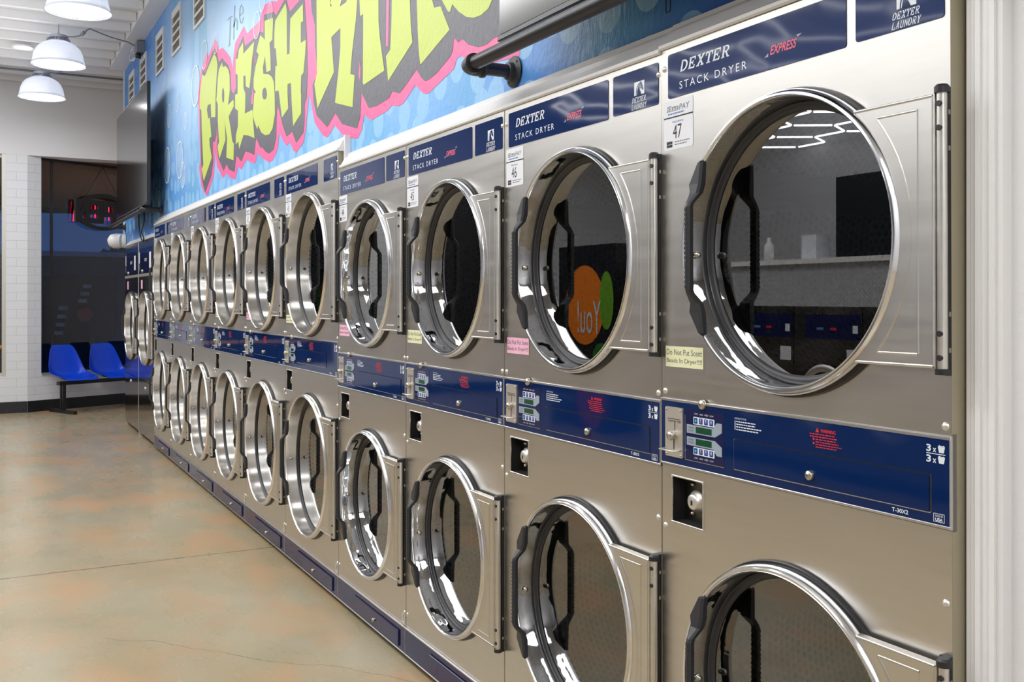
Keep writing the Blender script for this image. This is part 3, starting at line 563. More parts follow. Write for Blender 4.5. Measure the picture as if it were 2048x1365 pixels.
# ------------------------------------------------------------------ lettering and bubbles painted on the wall
mural = thing('painted_lettering', 'big lime green graffiti lettering with grey shadow and pink outline painted on the blue wall', 'wall lettering', (-6, WALL, 2.2))
def paint(name, polys, mat, y, extra=None):
    mb = MB(); mb.mat(mat)
    for p in polys: mb.flat([(a + 6, b - 2.2) for a, b in p], y - WALL)
    if extra: extra(mb)
    o = mb.build(name, None, mural); return o
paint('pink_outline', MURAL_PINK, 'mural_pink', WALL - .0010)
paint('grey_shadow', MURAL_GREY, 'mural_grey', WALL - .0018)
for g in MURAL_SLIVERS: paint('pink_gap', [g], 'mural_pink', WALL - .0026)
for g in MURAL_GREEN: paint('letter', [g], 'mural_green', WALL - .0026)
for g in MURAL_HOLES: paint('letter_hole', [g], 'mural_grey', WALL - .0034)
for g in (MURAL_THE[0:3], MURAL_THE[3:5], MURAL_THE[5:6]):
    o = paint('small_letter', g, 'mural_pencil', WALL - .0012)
    if g is MURAL_THE[0:3]: o['label'] = 'thin grey pencil-like letter'
for i, (x, z, a, b) in enumerate(MURAL_BUBBLES):
    r = (a + b) / 2; mb = MB(); mb.mat('bubble'); n = 32
    mb.flat([(r * math.cos(2 * PI * k / n), r * math.sin(2 * PI * k / n)) for k in range(n)], 0)
    mb.mat('bubble_rim'); mb.lathe([(r * .93, -.0004), (r, -.0004)], n=32)
    where = ['left of the first green letter', 'over the pink outline top', 'above the second green letter', 'at the top of the first letter', 'crossing the pink top edge', 'highest over the tall letters',
             'large, nearest the far screen', 'top of the touching pair', 'lower of the touching pair', 'small, near the far pipe flange', 'high, the larger oval', 'small and bright, nearest the lettering', 'high, middle of three', 'highest small one near the seam'][i]
    tag(mb.build('painted_bubble', None, None, (x, WALL - .0042 - .0003 * (i % 2), z)), 'pale soap bubble painted on the blue wall, ' + where, 'painted bubble', 'soap bubbles painted on the wall')
# ------------------------------------------------------------------ stack dryers
def hole_plate(mb, x0, x1, z0, z1, cx, cz, r, y, depth=.004, n=72):
    """rectangle with a round hole, facing -y"""
    angs = sorted(set([2 * PI * i / n for i in range(n)] + [math.atan2(b - cz, a - cx) % (2 * PI) for a in (x0, x1) for b in (z0, z1)]))
    st = len(mb.v)
    for a in angs:
        ca, sa = math.cos(a), math.sin(a)
        t = min(((x1 - cx) / ca if ca > 1e-9 else (x0 - cx) / ca if ca < -1e-9 else 1e9), ((z1 - cz) / sa if sa > 1e-9 else (z0 - cz) / sa if sa < -1e-9 else 1e9))
        mb.v += [(cx + r * ca, y, cz + r * sa), (cx + t * ca, y, cz + t * sa), (cx + r * ca, y + depth, cz + r * sa)]
    k = len(angs)
    for i in range(k):
        j = (i + 1) % k; a, b = st + 3 * i, st + 3 * j
        mb.face((a, a + 1, b + 1, b)); mb.face((a, b, b + 2, a + 2))
def cabinet(P):
    mb = MB().mat('steel'); W, H, g = P['W'], P['H'], .0022
    bz0, bz1 = P['band']; r = P['R'] - .012
    hole_plate(mb, g, W - g, bz1 + .002, H, P['cu'], P['zU'], r, 0)
    rz0, rz1 = P['rec'][2:]; ru0, ru1 = P['rec'][:2]; zs = rz0 - .02
    hole_plate(mb, g, W - g, .136, zs, P['cu'], P['zL'], r, 0)
    zt = bz0 - .002
    for a, b, c, e in ((g, ru0, zs, zt), (ru1, W - g, zs, zt), (ru0, ru1, zs, rz0), (ru0, ru1, rz1, zt)): mb.quad((a, 0, c), (b, 0, c), (b, 0, e), (a, 0, e))
    # sides, top, underside, back, and the inner wall between the two drums
    D = .86
    mb.box(g, g + .004, .0005, D, .031, H); mb.mat('side_paint'); mb.box(W - g - .004, W - g, .0005, D, .031, H); mb.mat('steel'); mb.box(g, W - g, .003, D, H - .003, H); mb.box(g, W - g, .02, D, .031, .034); mb.box(g, W - g, D - .01, D, .034, H)
    mb.box(g + .004, W - g - .004, .012, D - .01, bz0, bz0 + .01); mb.box(g, W - g, .0015, .012, bz0 - .004, bz1 + .004)
    mb.box(g, W - g, .0015, .012, .034, .138)
    mb.mat('void'); mb.box(.02, W - .02, .06, D - .1, 0.0, .0305)
    return mb
def door_parts(P, zc, parent, upper):
    R, cu = P['R'], P['cu']; ringmat = P['ring']
    mb = sm(MB().mat(P['rim']))
    rim = [(R - .006, -.006), (R - .002, -.010), (R, -.016), (R + .0005, -.024), (R - .002, -.031), (R - .007, -.036), (R - .011, -.036), (R - .0118, -.0350), (R - .0130, -.036), (R - .0148, -.034), (R - .0160, -.030), (R - .0165, -.024)]
    mb.lathe(rim[::-1], n=96); mb.mat(ringmat)
    k = P['wave']; yb = P['deep']; band = [(R - .0165, -.024), (R - .0168, -.010), (R - .0172 - k, .004), (R - .0175, yb * .6), (R - .018, yb)]
    mb.lathe(band[::-1], n=96)
    door = autosmooth(mb.build('door', None, parent, (cu, 0, zc)), 40)
    s = sm(MB().mat('seal')); gw = P['gasket']; s.lathe([(R - .0185 - gw, yb + .006), (R - .018 - gw, yb + .001), (R - .0165 - gw * .8, yb - .003), (R - .018 - gw * .45, yb - .0045), (R - .018 - gw * .15, yb - .004), (R - .0178, yb - .0005)], n=96)
    s.build('glass_seal', None, door)
    s = sm(MB().mat('rubber')); s.lathe([(R - .012, -.009), (R - .002, -.010), (R + .0045, -.0085), (R + .006, -.004), (R + .003, .0005)], n=96); autosmooth(s.build('back_seal', None, door), 50)
    gmb = MB().mat('door_glass'); n = 64; rg = R - .0175 - gw; gmb.v = [(rg * math.cos(2 * PI * i / n), yb + .004, rg * math.sin(2 * PI * i / n)) for i in range(n)]; gmb.face(tuple(range(n))); gmb.build('door_glass', None, door)
    # hinge plate: a sheet from the ring to the hinge, pressed ridges on it
    pu = P['plate_u'] - cu; ph = P['plate_h']; a0 = math.asin(ph / (R - .003))
    rr = R - .003; n = 22
    arc = [(rr * math.cos(a0 - 2 * a0 * i / n), rr * math.sin(a0 - 2 * a0 * i / n)) for i in range(n + 1)]
    hp = MB().mat('steel'); hp.prism(arc + [(pu, -ph), (pu, ph)], -.029, -.012)
    hp.smooth = True
    def ridge(pts, wd=.0045, hgt=.0022):
        for (a, b) in zip(pts[:-1], pts[1:]):
            v = Vector((b[0] - a[0], b[1] - a[1])); l = v.length; v /= l; nn = Vector((-v.y, v.x)) * wd / 2; st = len(hp.v)
            hp.v += [(a[0] - nn.x, -.029, a[1] - nn.y), (a[0], -.029 - hgt, a[1]), (a[0] + nn.x, -.029, a[1] + nn.y), (b[0] - nn.x, -.029, b[1] - nn.y), (b[0], -.029 - hgt, b[1]), (b[0] + nn.x, -.029, b[1] + nn.y)]
            hp.face((st, st + 3, st + 4, st + 1)); hp.face((st + 1, st + 4, st + 5, st + 2))
    r2 = R + .022; zz = ph - .022; a1 = math.asin(zz / r2); arc2 = [(r2 * math.cos(a1 - 2 * a1 * i / 16), r2 * math.sin(a1 - 2 * a1 * i / 16)) for i in range(17)]
    ridge([(pu - .035, zz)] + arc2 + [(pu - .035, -zz), (pu - .035, zz)])
    ridge([(pu - .004, ph - .003), (pu - .004, -ph + .003)], .004, .003)
    for s_ in (1, -1): ridge([(math.sqrt(max(0, rr * rr - (ph - .003) ** 2)) + .004, s_ * (ph - .003)), (pu - .004, s_ * (ph - .003))], .0055, .0030)
    hp.build('hinge_plate', None, door)
    h = sm(MB()); hu = pu + .0085
    h.mat('steel'); h.lathe([(.0005, -ph), (.0085, -ph), (.0085, ph), (.0005, ph)], (hu, -.022, 0), 16, 'z')
    h.mat('black'); h.lathe([(.0, ph), (.0125, ph), (.0125, ph + .010), (.009, ph + .014), (0, ph + .014)], (hu, -.022, 0), 14, 'z'); h.lathe([(.0, -ph - .010), (.0125, -ph - .010), (.0125, -ph), (0, -ph)], (hu, -.022, 0), 14, 'z')
    for dz in (ph - .018, ph - .058, -ph + .018, -ph + .058): h.lathe([(0, -.0325), (.005, -.0325), (.005, -.023)], (hu + .001, 0, dz), 12, 'y')
    autosmooth(h.build('hinge_pin', None, door), 40)
    b = MB().mat('black'); b.box(pu - .010, pu + .0088, -.010, -.0005, -ph - .012, ph + .012)
    b.mat('nickel')
    for dz in (ph - .03, ph - .09, -ph + .03, -ph + .09): b.box(pu + .0089, pu + .0098, -.008, -.003, dz - .004, dz + .004)
    b.build('hinge_bracket', None, door)
    # grip: a black arched handle with faceted ends and a ribbed middle
    sh = P['grip'] - cu
    st = [(.190, .018, .025, -.042, -.030), (.186, .006, .027, -.044, -.030), (.140, -.020, .024, -.047, -.030), (.120, -.013, .020, -.050, -.034), (.098, -.005, .015, -.068, -.054), (.090, -.004, .015, -.071, -.057),
          (-.090, -.004, .015, -.071, -.057), (-.098, -.005, .015, -.068, -.054), (-.120, -.013, .020, -.050, -.034), (-.140, -.020, .024, -.047, -.030), (-.186, .008, .027, -.044, -.030), (-.190, .018, .025, -.042, -.030)]
    g = MB().mat('grip')
    for dz, ul, ur, yf, yb in st: g.v += [(sh + ul, yb, dz), (sh + ul + .003, yf + .004, dz), (sh + ul + .008, yf, dz), (sh + ur - .005, yf, dz), (sh + ur, yf + .005, dz), (sh + ur, yb, dz)]
    for i in range(len(st) - 1):
        for q in range(6): qq = (q + 1) % 6; g.face((i * 6 + q, i * 6 + qq, (i + 1) * 6 + qq, (i + 1) * 6 + q))
    g.face(tuple(range(5, -1, -1))); m_ = (len(st) - 1) * 6; g.face(tuple(m_ + q for q in range(6)))
    for i in range(17):
        z = -.084 + i * .0105; g.box(sh + .0035, sh + .0105, -.0722, -.066, z - .0030, z + .0030); g.box(sh - .0047, sh - .003, -.066, -.056, z - .0030, z + .0030)
    g.build('handle', None, door)
    sc = sm(MB().mat('nickel')); sc.lathe([(.0, .011), (.003, .0105), (.0065, .007), (.0075, .003), (.0075, 0)], (-R + .021, -.004, -.012), 16, 'x'); sc.build('latch_screw', None, door)
    return door
def drum(P, zc, parent):
    R = P['R']; mb = MB(); mb.smooth = True
    mb.mat('seal'); mb.lathe([(R - .045, .062), (R - .013, .062), (R - .013, .004)], n=64)
    mb.mat('drum_back'); mb.lathe([(R + .03, .080), (R - .04, .080), (R - .045, .062)], n=64)
    mb.mat('perf'); mb.lathe([(R + .03, .60), (R + .03, .080)], n=64, uv=R + .03)
    st = len(mb.v); n = 64; r = R + .03; mb.smooth = False
    mb.v += [(r * math.cos(2 * PI * i / n), .60, r * math.sin(2 * PI * i / n)) for i in range(n)]
    mb.face(tuple(st + i for i in range(n)), tuple((r * math.cos(2 * PI * i / n), r * math.sin(2 * PI * i / n)) for i in range(n)))
    mb.mat('drum_back')
    for k in range(3):
        a = .6 + k * 2 * PI / 3; c, s_ = math.cos(a), math.sin(a); t = Vector((-s_, c)); rad = Vector((c, s_)); b = len(mb.v)
        for y in (.10, .59):
            for p in (rad * (r - .001) - t * .05, rad * (r - .075), rad * (r - .001) + t * .05): mb.v.append((p.x, y, p.y))
        mb.face((b, b + 1, b + 4, b + 3)); mb.face((b + 1, b + 2, b + 5, b + 4)); mb.face((b, b + 2, b + 1))
    return mb.build('drum', None, parent, (P['cu'], 0, zc))
def lock(mb, u, z, r=.0085, y=0.0):
    mb.smooth = True
    mb.mat('nickel'); mb.lathe([(0, -.010), (r * .55, -.010), (r * .62, -.0085), (r * .80, -.0085), (r, -.0065), (r, 0)], (u, y, z), 20, 'y')
    mb.smooth = False; mb.mat('void'); mb.rect(u - .0008, u + .0008, z - .003, z + .003, y - .0102)
def bars(mb, x0, x1, z, n, dz, h, y, seed=0):
    rnd = random.Random(seed)
    for i in range(n):
        x = x0; e = x0 + (x1 - x0) * rnd.uniform(.62, 1.0)
        while x < e:
            wd = rnd.uniform(.004, .010); mb.rect(x, min(x + wd, e), z - i * dz, z - i * dz + h, y); x += wd + .0016
def make_dryer(P):
    root = thing('stack_dryer', 'x', 'dryer'); W, H = P['W'], P['H']
    cabinet(P).build('cabinet', None, root)
    door_parts(P, P['zU'], root, True); door_parts(P, P['zL'], root, False)
    drum(P, P['zU'], root); drum(P, P['zL'], root)
    # top badge with the maker's name, and the logo badge
    b0, b1 = P['badge_u']; z0, z1 = P['badge_z']
    mb = MB().mat('blue_top'); mb.rrect(b0, b1, z0, z1, .006, y0=-.0016, y1=-.0002); bd = mb.build('name_badge', None, root)
    t = MB().mat('white_ink'); y = -.0021; hz = z1 - z0
    slab(t, 'DEXTER', b0 + .047, b0 + .226, z1 - hz * .47, z1 - hz * .22, y)
    t.build('brand_lettering', None, bd); t = MB().mat('white_ink')
    text(t, 'STACK DRYER', b0 + .044, b0 + .272, z0 + hz * .155, z0 + hz * .325, y, spacing=1.35)
    t.build('type_lettering', None, bd); t = MB().mat('pink_ink'); text(t, 'EXPRESS', b0 + .342, b0 + .418, z0 + hz * .28, z0 + hz * .46, y, shear=.35, bold=.02)
    t.mat('keypad_grey'); t.flat([(b0 + .325, z0 + hz * .26), (b0 + .337, z0 + hz * .26), (b0 + .337, z0 + hz * .33)], y); t.flat([(b0 + .420, z0 + hz * .47), (b0 + .432, z0 + hz * .52), (b0 + .417, z0 + hz * .52)], y)
    t.build('express_mark', None, bd)
    l0, l1 = P['logo_u']
    mb = MB().mat('blue_top'); mb.rrect(l0, l1, z0 if P['W'] > .85 else z0 + .003, z1, .006, y0=-.0016, y1=-.0002); bd = mb.build('logo_badge', None, root)
    t = MB().mat('white_ink'); cx = l0 + (l1 - l0) * .60 if P['W'] < .85 else l0 + (l1 - l0) * .66
    zt = z1 - hz * .30; zb = z1 - hz * .62; wd = .042 if P['W'] < .85 else .030
    # horse head in profile cut out of a pale square, with a mane of small steps
    t.rect(cx - wd / 2, cx + wd / 2, zb, zt, y); t.mat('blue')
    hh = zt - zb; q = lambda a, b: (cx - wd / 2 + a * wd, zb + b * hh)
    t.flat([q(.16, 0), q(.18, .30), (q(.26, .62)), q(.42, .84), q(.62, .93), q(.72, .97), q(.74, .86), q(.84, .62), q(.92, .36), q(.86, .28), q(.78, .34), q(.70, .46), q(.60, .44), q(.60, .30), q(.68, .10), q(.72, 0)], y - .0003)
    t.mat('white_ink'); 
    for a, b, c, e in ((.22, 0, .27, .32), (.27, .32, .36, .60), (.36, .60, .50, .78)): t.flat([q(a, b), q(a + .05, b), q(c + .05, e), q(c, e)], y - .0006)
    t.flat([q(.58, .62), q(.66, .70), q(.62, .56), q(.64, .30), q(.58, .30)], y - .0006)
    tw = .062 if P['W'] < .85 else .050
    slab(t, 'DEXTER', cx - tw / 2, cx + tw / 2, zb - hz * .17, zb - hz * .04, y); slab(t, 'LAUNDRY', cx - tw / 2 - .002, cx + tw / 2 + .002, zb - hz * .33, zb - hz * .20, y)
    t.build('logo_print', None, bd)
    # control panel
    c0, c1 = P['band']; mb = MB().mat('blue'); mb.box(.003, W - .003, -.0030, .001, c0 + .005, c1 - .006)
    mb.mat('silver_edge'); mb.bbox(.001, W - .001, -.0045, .001, c0, c0 + .005, .001); mb.bbox(.001, W - .001, -.0045, .001, c1 - .006, c1, .001); mb.bbox(.001, .0036, -.004, .001, c0 + .005, c1 - .006, .0006); mb.bbox(W - .0045, W - .001, -.004, .001, c0 + .005, c1 - .006, .0006)
    cp = mb.build('control_panel', None, root); y = -.0034; k = c0
    s_ = P['pscale']; U = lambda u: u * s_ + P['poff']
    cm = MB().mat('metal'); a0, a1, q0, q1 = U(.021), U(.086), k + .021, k + .136
    cm.rrect(a0, a1, q0, q1, .004, y0=-.0060, y1=-.0030); cm.mat('black_ink'); cm.rect(a0 + .008, a0 + .057, q1 - .028, q1 - .0265, -.0063)
    text(cm, 'Quarters Only', a0 + .012, a1 - .006, q1 - .036, q1 - .029, -.0063)
    cm.rect((a0 + a1) / 2 + .003, (a0 + a1) / 2 + .0052, q0 + .062, q0 + .083, -.0063); cm.rect((a0 + a1) / 2 - .001, (a0 + a1) / 2 + .0025, q0 + .018, q0 + .042, -.0063)
    cm.smooth = True; cm.mat('nickel'); cm.lathe([(0, -.022), (.008, -.021), (.0115, -.016), (.010, -.010), (.007, -.006)], ((a0 + a1) / 2, 0, q0 + .050), 16)
    cm.mat('metal'); cm.tube([(a0 + .001, -.0075, q0 + .017), (a0 + .001, -.024, q0 + .0165), (a1 - .012, -.026, q0 + .0165), (a1 - .001, -.0075, q0 + .018)], .0018, 8)
    cm.mat('nickel')
    for a in (a0 + .006, a1 - .006):
        for q in (q0 + .006, q1 - .006): cm.lathe([(0, -.0095), (.002, -.009), (.003, -.0063)], (a, 0, q), 8)
    cm.smooth = False; cm.build('coin_slot', None, cp)
    kp = MB().mat('plinth_blue'); a0, a1, q0, q1 = U(.092), U(.227), k + .020, k + .137; kw = a1 - a0
    kp.rect(a0, a1, q0, q1, y); kp.mat('silver_edge'); kp.rect(a0, a1, q0, q0 + .0013, y - .0003); kp.rect(a0, a0 + .0012, q0, q1 - .015, y - .0003)
    mid = (q0 + q1) / 2; X = lambda t: a0 + t * kw
    for sgn in (1, -1):
        kp.mat('keypad_grey')
        kp.flat([(X(.05), mid + sgn * .004), (X(.05), mid + sgn * .0235), (X(.74), mid + sgn * .0235), (X(.82), mid + sgn * .036), (X(.95), mid + sgn * .036), (X(.95), mid + sgn * .016), (X(.78), mid + sgn * .004)], y - .0003)
        kp.mat('lcd'); za, zb_ = sorted((mid + sgn * .0065, mid + sgn * .0205)); kp.rect(X(.29), X(.70), za, zb_, y - .0006)
        kp.mat('grey_ink'); text(kp, 'UPPER' if sgn > 0 else 'LOWER', X(.09), X(.24), (za + zb_) / 2 + .001, (za + zb_) / 2 + .0055, y - .0006); text(kp, 'DRYER', X(.09), X(.24), (za + zb_) / 2 - .0055, (za + zb_) / 2 - .001, y - .0006)
        kp.mat('paper'); za, zb_ = sorted((mid + sgn * .0255, mid + sgn * .0425)); kp.rrect(X(.23), X(.77), za, zb_, .002, y=y - .0006)
        for i in range(4):
            kp.mat('key_blue'); ua = X(.245 + i * .133); kp.rrect(ua, ua + kw * .095, za + .002, zb_ - .002, .002, y=y - .0009)
            kp.mat('key_green' if i == 0 else 'white_ink'); uc = ua + kw * .047; zc = (za + zb_) / 2
            if i == 0: kp.flat([(uc, zc - .004), (uc + .004, zc), (uc, zc + .004), (uc - .004, zc)], y - .0012)
            else: kp.rect(uc - .0014, uc + .0014, zc - .003, zc + .005, y - .0012); kp.mat('red_ink'); kp.rect(uc - .001, uc + .001, zc - .003, zc + (.003, .001, -.001)[i - 1], y - .0015)
        kp.mat('white_ink'); zl = mid + sgn * (.0475 if sgn > 0 else .0515)
        for i, wd in enumerate(('START', 'HIGH', 'MED', 'LOW')): ua = X(.245 + i * .133); text(kp, wd, ua + .001, ua + kw * .10, zl, zl + .0035, y - .0003)
    kp.build('keypad', None, cp)
    pr = MB().mat('white_ink'); a0 = U(.262); text(pr, 'INSTRUCTIONS', a0, a0 + .036, c1 - .025, c1 - .0215, y)
    pr.rect(a0, a0 + .0022, c1 - .048, c1 - .028, y); bars(pr, a0 + .005, a0 + .088, c1 - .031, 4, .0056, .0024, y, 4)
    pr.build('instructions_print', None, cp); pr = MB().mat('red_ink'); a0 = U(.480); pr.flat([(a0 + .015, c1 - .026), (a0 + .024, c1 - .026), (a0 + .0195, c1 - .017)], y); text(pr, 'WARNING', a0 + .028, a0 + .066, c1 - .026, c1 - .019, y, bold=.02)
    bars(pr, a0, a0 + .082, c1 - .031, 2, .005, .0020, y, 9); pr.rect(a0 + .008, a0 + .012, c1 - .042, c1 - .038, y); pr.rect(a0 + .008, a0 + .012, c1 - .050, c1 - .046, y); bars(pr, a0 + .015, a0 + .082, c1 - .041, 4, .0048, .0018, y, 11)
    pr.build('warning_print', None, cp); pr = MB().mat('white_ink'); a0 = W - .050
    for zz in (c1 - .029, c1 - .047):
        text(pr, '3', a0, a0 + .0095, zz, zz + .0125, y, bold=.03); text(pr, 'x', a0 + .013, a0 + .020, zz, zz + .007, y, bold=.02)
        pr.flat([(a0 + .0255, zz), (a0 + .035, zz), (a0 + .0372, zz + .010), (a0 + .0233, zz + .010)], y); pr.flat([(a0 + .0232, zz + .0102), (a0 + .0375, zz + .0102), (a0 + .035, zz + .0125), (a0 + .030, zz + .0115), (a0 + .026, zz + .013)], y)
    pr.rect(a0, a0 + .038, c1 - .0325, c1 - .0312, y)
    pr.build('basket_mark', None, cp); pr = MB().mat('white_ink')
    text(pr, P['model'], W - .123, W - .088, c0 + .010, c0 + .0175, y, bold=.02)
    pr.build('model_lettering', None, cp); pr = MB().mat('white_ink')
    pr.frame(W - .036, W - .014, c0 + .009, c0 + .0235, .0009, y); text(pr, 'USA', W - .0325, W - .0175, c0 + .0105, c0 + .016, y, bold=.03); text(pr, 'MADE IN', W - .0325, W - .0175, c0 + .0175, c0 + .0212, y)
    pr.build('origin_mark', None, cp)
    d0, d1, e0, e1 = P['drawer']; dr = MB().mat('silver_edge'); dr.rrect(d0 - .0012, d1 + .0016, e0 - .0018, e1 + .001, .003, y=y - .0001); dr.mat('void'); dr.rrect(d0 + .0003, d1 + .001, e0 + .0003, e1 + .001, .003, y=y - .0003); dr.mat('blue'); dr.rrect(d0 + .001, d1 - .0012, e0 + .0004, e1 - .001, .003, y0=-.0052, y1=-.0038)
    lock(dr, P['dlock'], e0 + .021, .0095, -.005); dr.build('coin_drawer', None, cp)
    lk = MB(); lock(lk, P['tlock'], c1 - .004, .0105, -.004); lk.build('panel_lock', None, root)
    # recess with a cylinder lock
    u0, u1, z0, z1 = P['rec']; rb = MB().mat('steel'); 
    rb.smooth = False
    for a, b, c, e in ((u0 - .004, u1 + .004, z1, z1 + .004), (u0 - .004, u1 + .004, z0 - .004, z0), (u0 - .004, u0, z0, z1), (u1, u1 + .004, z0, z1)): rb.bbox(a, b, -.003, .001, c, e, .0012)
    rb.mat('void'); dpt = .035
    rb.quad((u0, 0, z0), (u1, 0, z0), (u1, dpt, z0), (u0, dpt, z0)); rb.quad((u0, 0, z1), (u0, dpt, z1), (u1, dpt, z1), (u1, 0, z1)); rb.quad((u0, 0, z0), (u0, dpt, z0), (u0, dpt, z1), (u0, 0, z1)); rb.quad((u1, 0, z0), (u1, 0, z1), (u1, dpt, z1), (u1, dpt, z0))
    rb.mat('drum_back'); rb.rect(u0, u1, z0, z1, dpt - .0005)
    cxr = (u0 + u1) / 2; czr = (z0 + z1) / 2; rb.smooth = True; rb.mat('metal'); rb.lathe([(0, .006), (.014, .006), (.0185, .009), (.020, .018), (.026, .020), (.026, .034)], (cxr + .006, 0, czr), 24); rb.smooth = False; rb.mat('void'); rb.rect(cxr + .003, cxr + .009, czr - .007, czr + .004, .0055); rb.mat('nickel'); rb.smooth = True
    for zz in (z0 + .018, z1 - .016): rb.lathe([(0, .026), (.005, .028), (.006, .034)], (cxr - .022, 0, zz), 12)
    rb.build('lock_recess', None, root)
    # blue plinth with the lint drawer
    pl = MB().mat('plinth_blue'); pl.box(.003, W - .003, -.0045, .001, .034, .128)
    pl.mat('silver_edge'); pl.bbox(.001, W - .001, -.007, .001, .128, .135, .001); pl.bbox(.001, W - .001, -.0065, .001, .029, .034, .001); pl.bbox(.001, .003, -.006, .001, .034, .128, .0005)
    plo = pl.build('plinth', None, root); ld = MB().mat('void'); ld.rect(W * .30, W * .935, .046, .1085, -.0050); ld.mat('plinth_blue'); ld.bbox(W * .30, W * .93, -.0105, -.0052, .046, .1075, .0015); lock(ld, W * .60, .071, .008, -.0102); ld.build('lint_drawer', None, plo)
    for u in (.014, W - .014):
        for z in (H - .045, c1 + .016, c0 - .145 + (.0 if u < .1 else .02), .185):
            s2 = sm(MB().mat('metal')); s2.lathe([(0, -.0045), (.0035, -.0042), (.0065, -.002), (.0075, 0)], n=12); s2.build('screw', None, root, (u, 0, z))
    return root
def dp_sticker(P, num, root):
    mb = MB().mat('paper'); u0, u1, z0, z1 = P['dp']; y = -.0006; zm = z0 + (z1 - z0) * .655
    mb.rrect(u0, u1, z0, zm - .0015, .005, y=y); mb.rrect(u0, u1, zm + .0015, z1, .005, y=y); mb.mat('black_ink'); mb.rect(u0, u1, zm - .0016, zm + .0016, y - .0002)
    w_ = u1 - u0; mb.mat('grey_ink'); slab(mb, 'DE', u0 + .012, u0 + .030, zm + .014, zm + .027, y - .0003, .2); slab(mb, 'XTER', u0 + .028, u0 + .058, zm + .014, zm + .024, y - .0003, .2); text(mb, 'PAY', u0 + .058, u1 - .012, zm + .014, zm + .027, y - .0003, shear=.2)
    mb.mat('lblue_ink'); bars(mb, u0 + .016, u1 - .008, zm + .0065, 1, .01, .0035, y - .0003, 3); text(mb, 'MACHINE #', u0 + w_ * .30, u0 + w_ * .68, zm - .0145, zm - .009, y - .0003)
    mb.mat('black_ink'); text(mb, str(num), u0 + w_ * .32, u0 + w_ * .62, z0 + (zm - z0) * .33, z0 + (zm - z0) * .76, y - .0003)
    mb.rect(u0 + w_ * .10, u0 + w_ * .30, z0 + .006, z0 + .0125, y - .0003); mb.rect(u0 + w_ * .10, u0 + w_ * .30, z0 + .0135, z0 + .020, y - .0003); mb.mat('grey_ink'); bars(mb, u0 + w_ * .38, u1 - .008, z0 + .016, 2, .006, .002, y - .0003, 6)
    return mb.build('machine_number_sticker', None, root)
def scent_sticker(P, mat, root):
    mb = MB(); u0, u1, z0, z1 = P['scent']; y = -.0008; mb.mat('clear'); mb.rect(u0 - .006, u1 + .008, z0 - .012, z1 + .007, -.0005); mb.mat(mat); mb.rect(u0, u1, z0, z1, y); mb.mat('grey_ink')
    h = z1 - z0; text(mb, 'Do Not Put Scent', u0 + .004, u1 - .004, z0 + h * .58, z0 + h * .86, y - .0003); text(mb, 'Beads In Dryer!!!!', u0 + .004, u1 - .004, z0 + h * .14, z0 + h * .42, y - .0003)
    o = mb.build('notice_sticker', None, root); o['label'] = ('pale pink' if 'pink' in mat else 'pale yellow') + ' paper notice about scent beads'; return o
def small_number(P, num, root):
    W = P['W']; mb = MB().mat('tape'); u1 = W - .008; u0 = u1 - .034; mb.rect(u0, u1, .137, .186, -.0006); mb.mat('grey_ink'); mb.frame(u0 + .004, u1 - .004, .142, .181, .001, -.0009); mb.mat('black_ink'); text(mb, str(num), u0 + .012, u1 - .012, .150, .173, -.0009); mb.build('number_plate', None, root)
A = dict(W=.80, H=1.952, R=.302, cu=.418, zU=1.477, zL=.530, band=(.980, 1.135), rec=(.043, .151, .852, .954), ring='chrome', rim='rim_chrome', wave=.002, deep=.028, gasket=.018, plate_u=.790, plate_h=.228, grip=.176,
         badge_u=(.029, .573), badge_z=(1.834, 1.937), logo_u=(.596, .787), pscale=1.0, poff=0.0, model='T-30X2', drawer=(.260, .758), dlock=.484, tlock=.159, dp=(.012, .120, 1.714, 1.829), scent=(.017, .154, 1.209, 1.257))
A['drawer'] += (1.003, 1.067)
B = dict(W=.880, H=2.035, R=.347, cu=.448, zU=1.540, zL=.562, band=(1.018, 1.180), rec=(.035, .135, .900, 1.000), ring='ring_satin', rim='ring_satin', wave=0, deep=.029, gasket=.014, plate_u=.870, plate_h=.262, grip=.152,
         badge_u=(.028, .568), badge_z=(1.918, 2.019), logo_u=(.667, .858), pscale=.90, poff=.004, model='T-50X2', drawer=(.230, .716), dlock=.446, tlock=.148, dp=(.012, .118, 1.798, 1.916), scent=(.020, .170, 1.247, 1.288))
B['drawer'] += (1.052, 1.118)
protoA = make_dryer(A); protoB = make_dryer(B)
rowA = [(47, 'nearest, beside the white wall', -1.919, 'paper_yellow', None), (46, 'second from right, under the pipe', -2.7175, 'paper_pink', None),
        (45, 'third from right', -3.5180, 'paper_yellow', None), (44, 'by the white molding step', -4.3185, 'paper_pink', 9)]
for i, (num, where, x, col, small) in enumerate(rowA):
    r = protoA if i == 0 else copy_tree(protoA); r.location = (x, FACE, 0)
    if i == 0: pending = r
    r['label'] = 'stainless stack dryer with chrome door rings, %s, numbered %d' % (where, num); r['group'] = 'stack dryers with chrome door rings'
rootsA = [protoA] + [o for o in COL.objects if o.name.startswith('stack_dryer') and o is not protoA and o is not protoB and not o.parent]
for r, (num, where, x, col, small) in zip(rootsA, rowA):
    dp_sticker(A, num, r); scent_sticker(A, col, r)
    if small: small_number(A, small, r)
protoA.location = (-1.9138, FACE, .0075); protoA.rotation_euler.y = -.004
rowB = [(43, 'nearest taller one, numbered 43', 'paper_yellow', 8), (42, 'second from right, numbered 42', 'paper_pink', 7), (41, 'third from the camera end', 'paper_yellow', 6),
        (40, 'fourth from the camera end', 'paper_pink', 5), (39, 'fifth from the camera end', 'paper_yellow', None), (38, 'farthest, beside the dark washers', 'paper_pink', None)]
rootsB = []
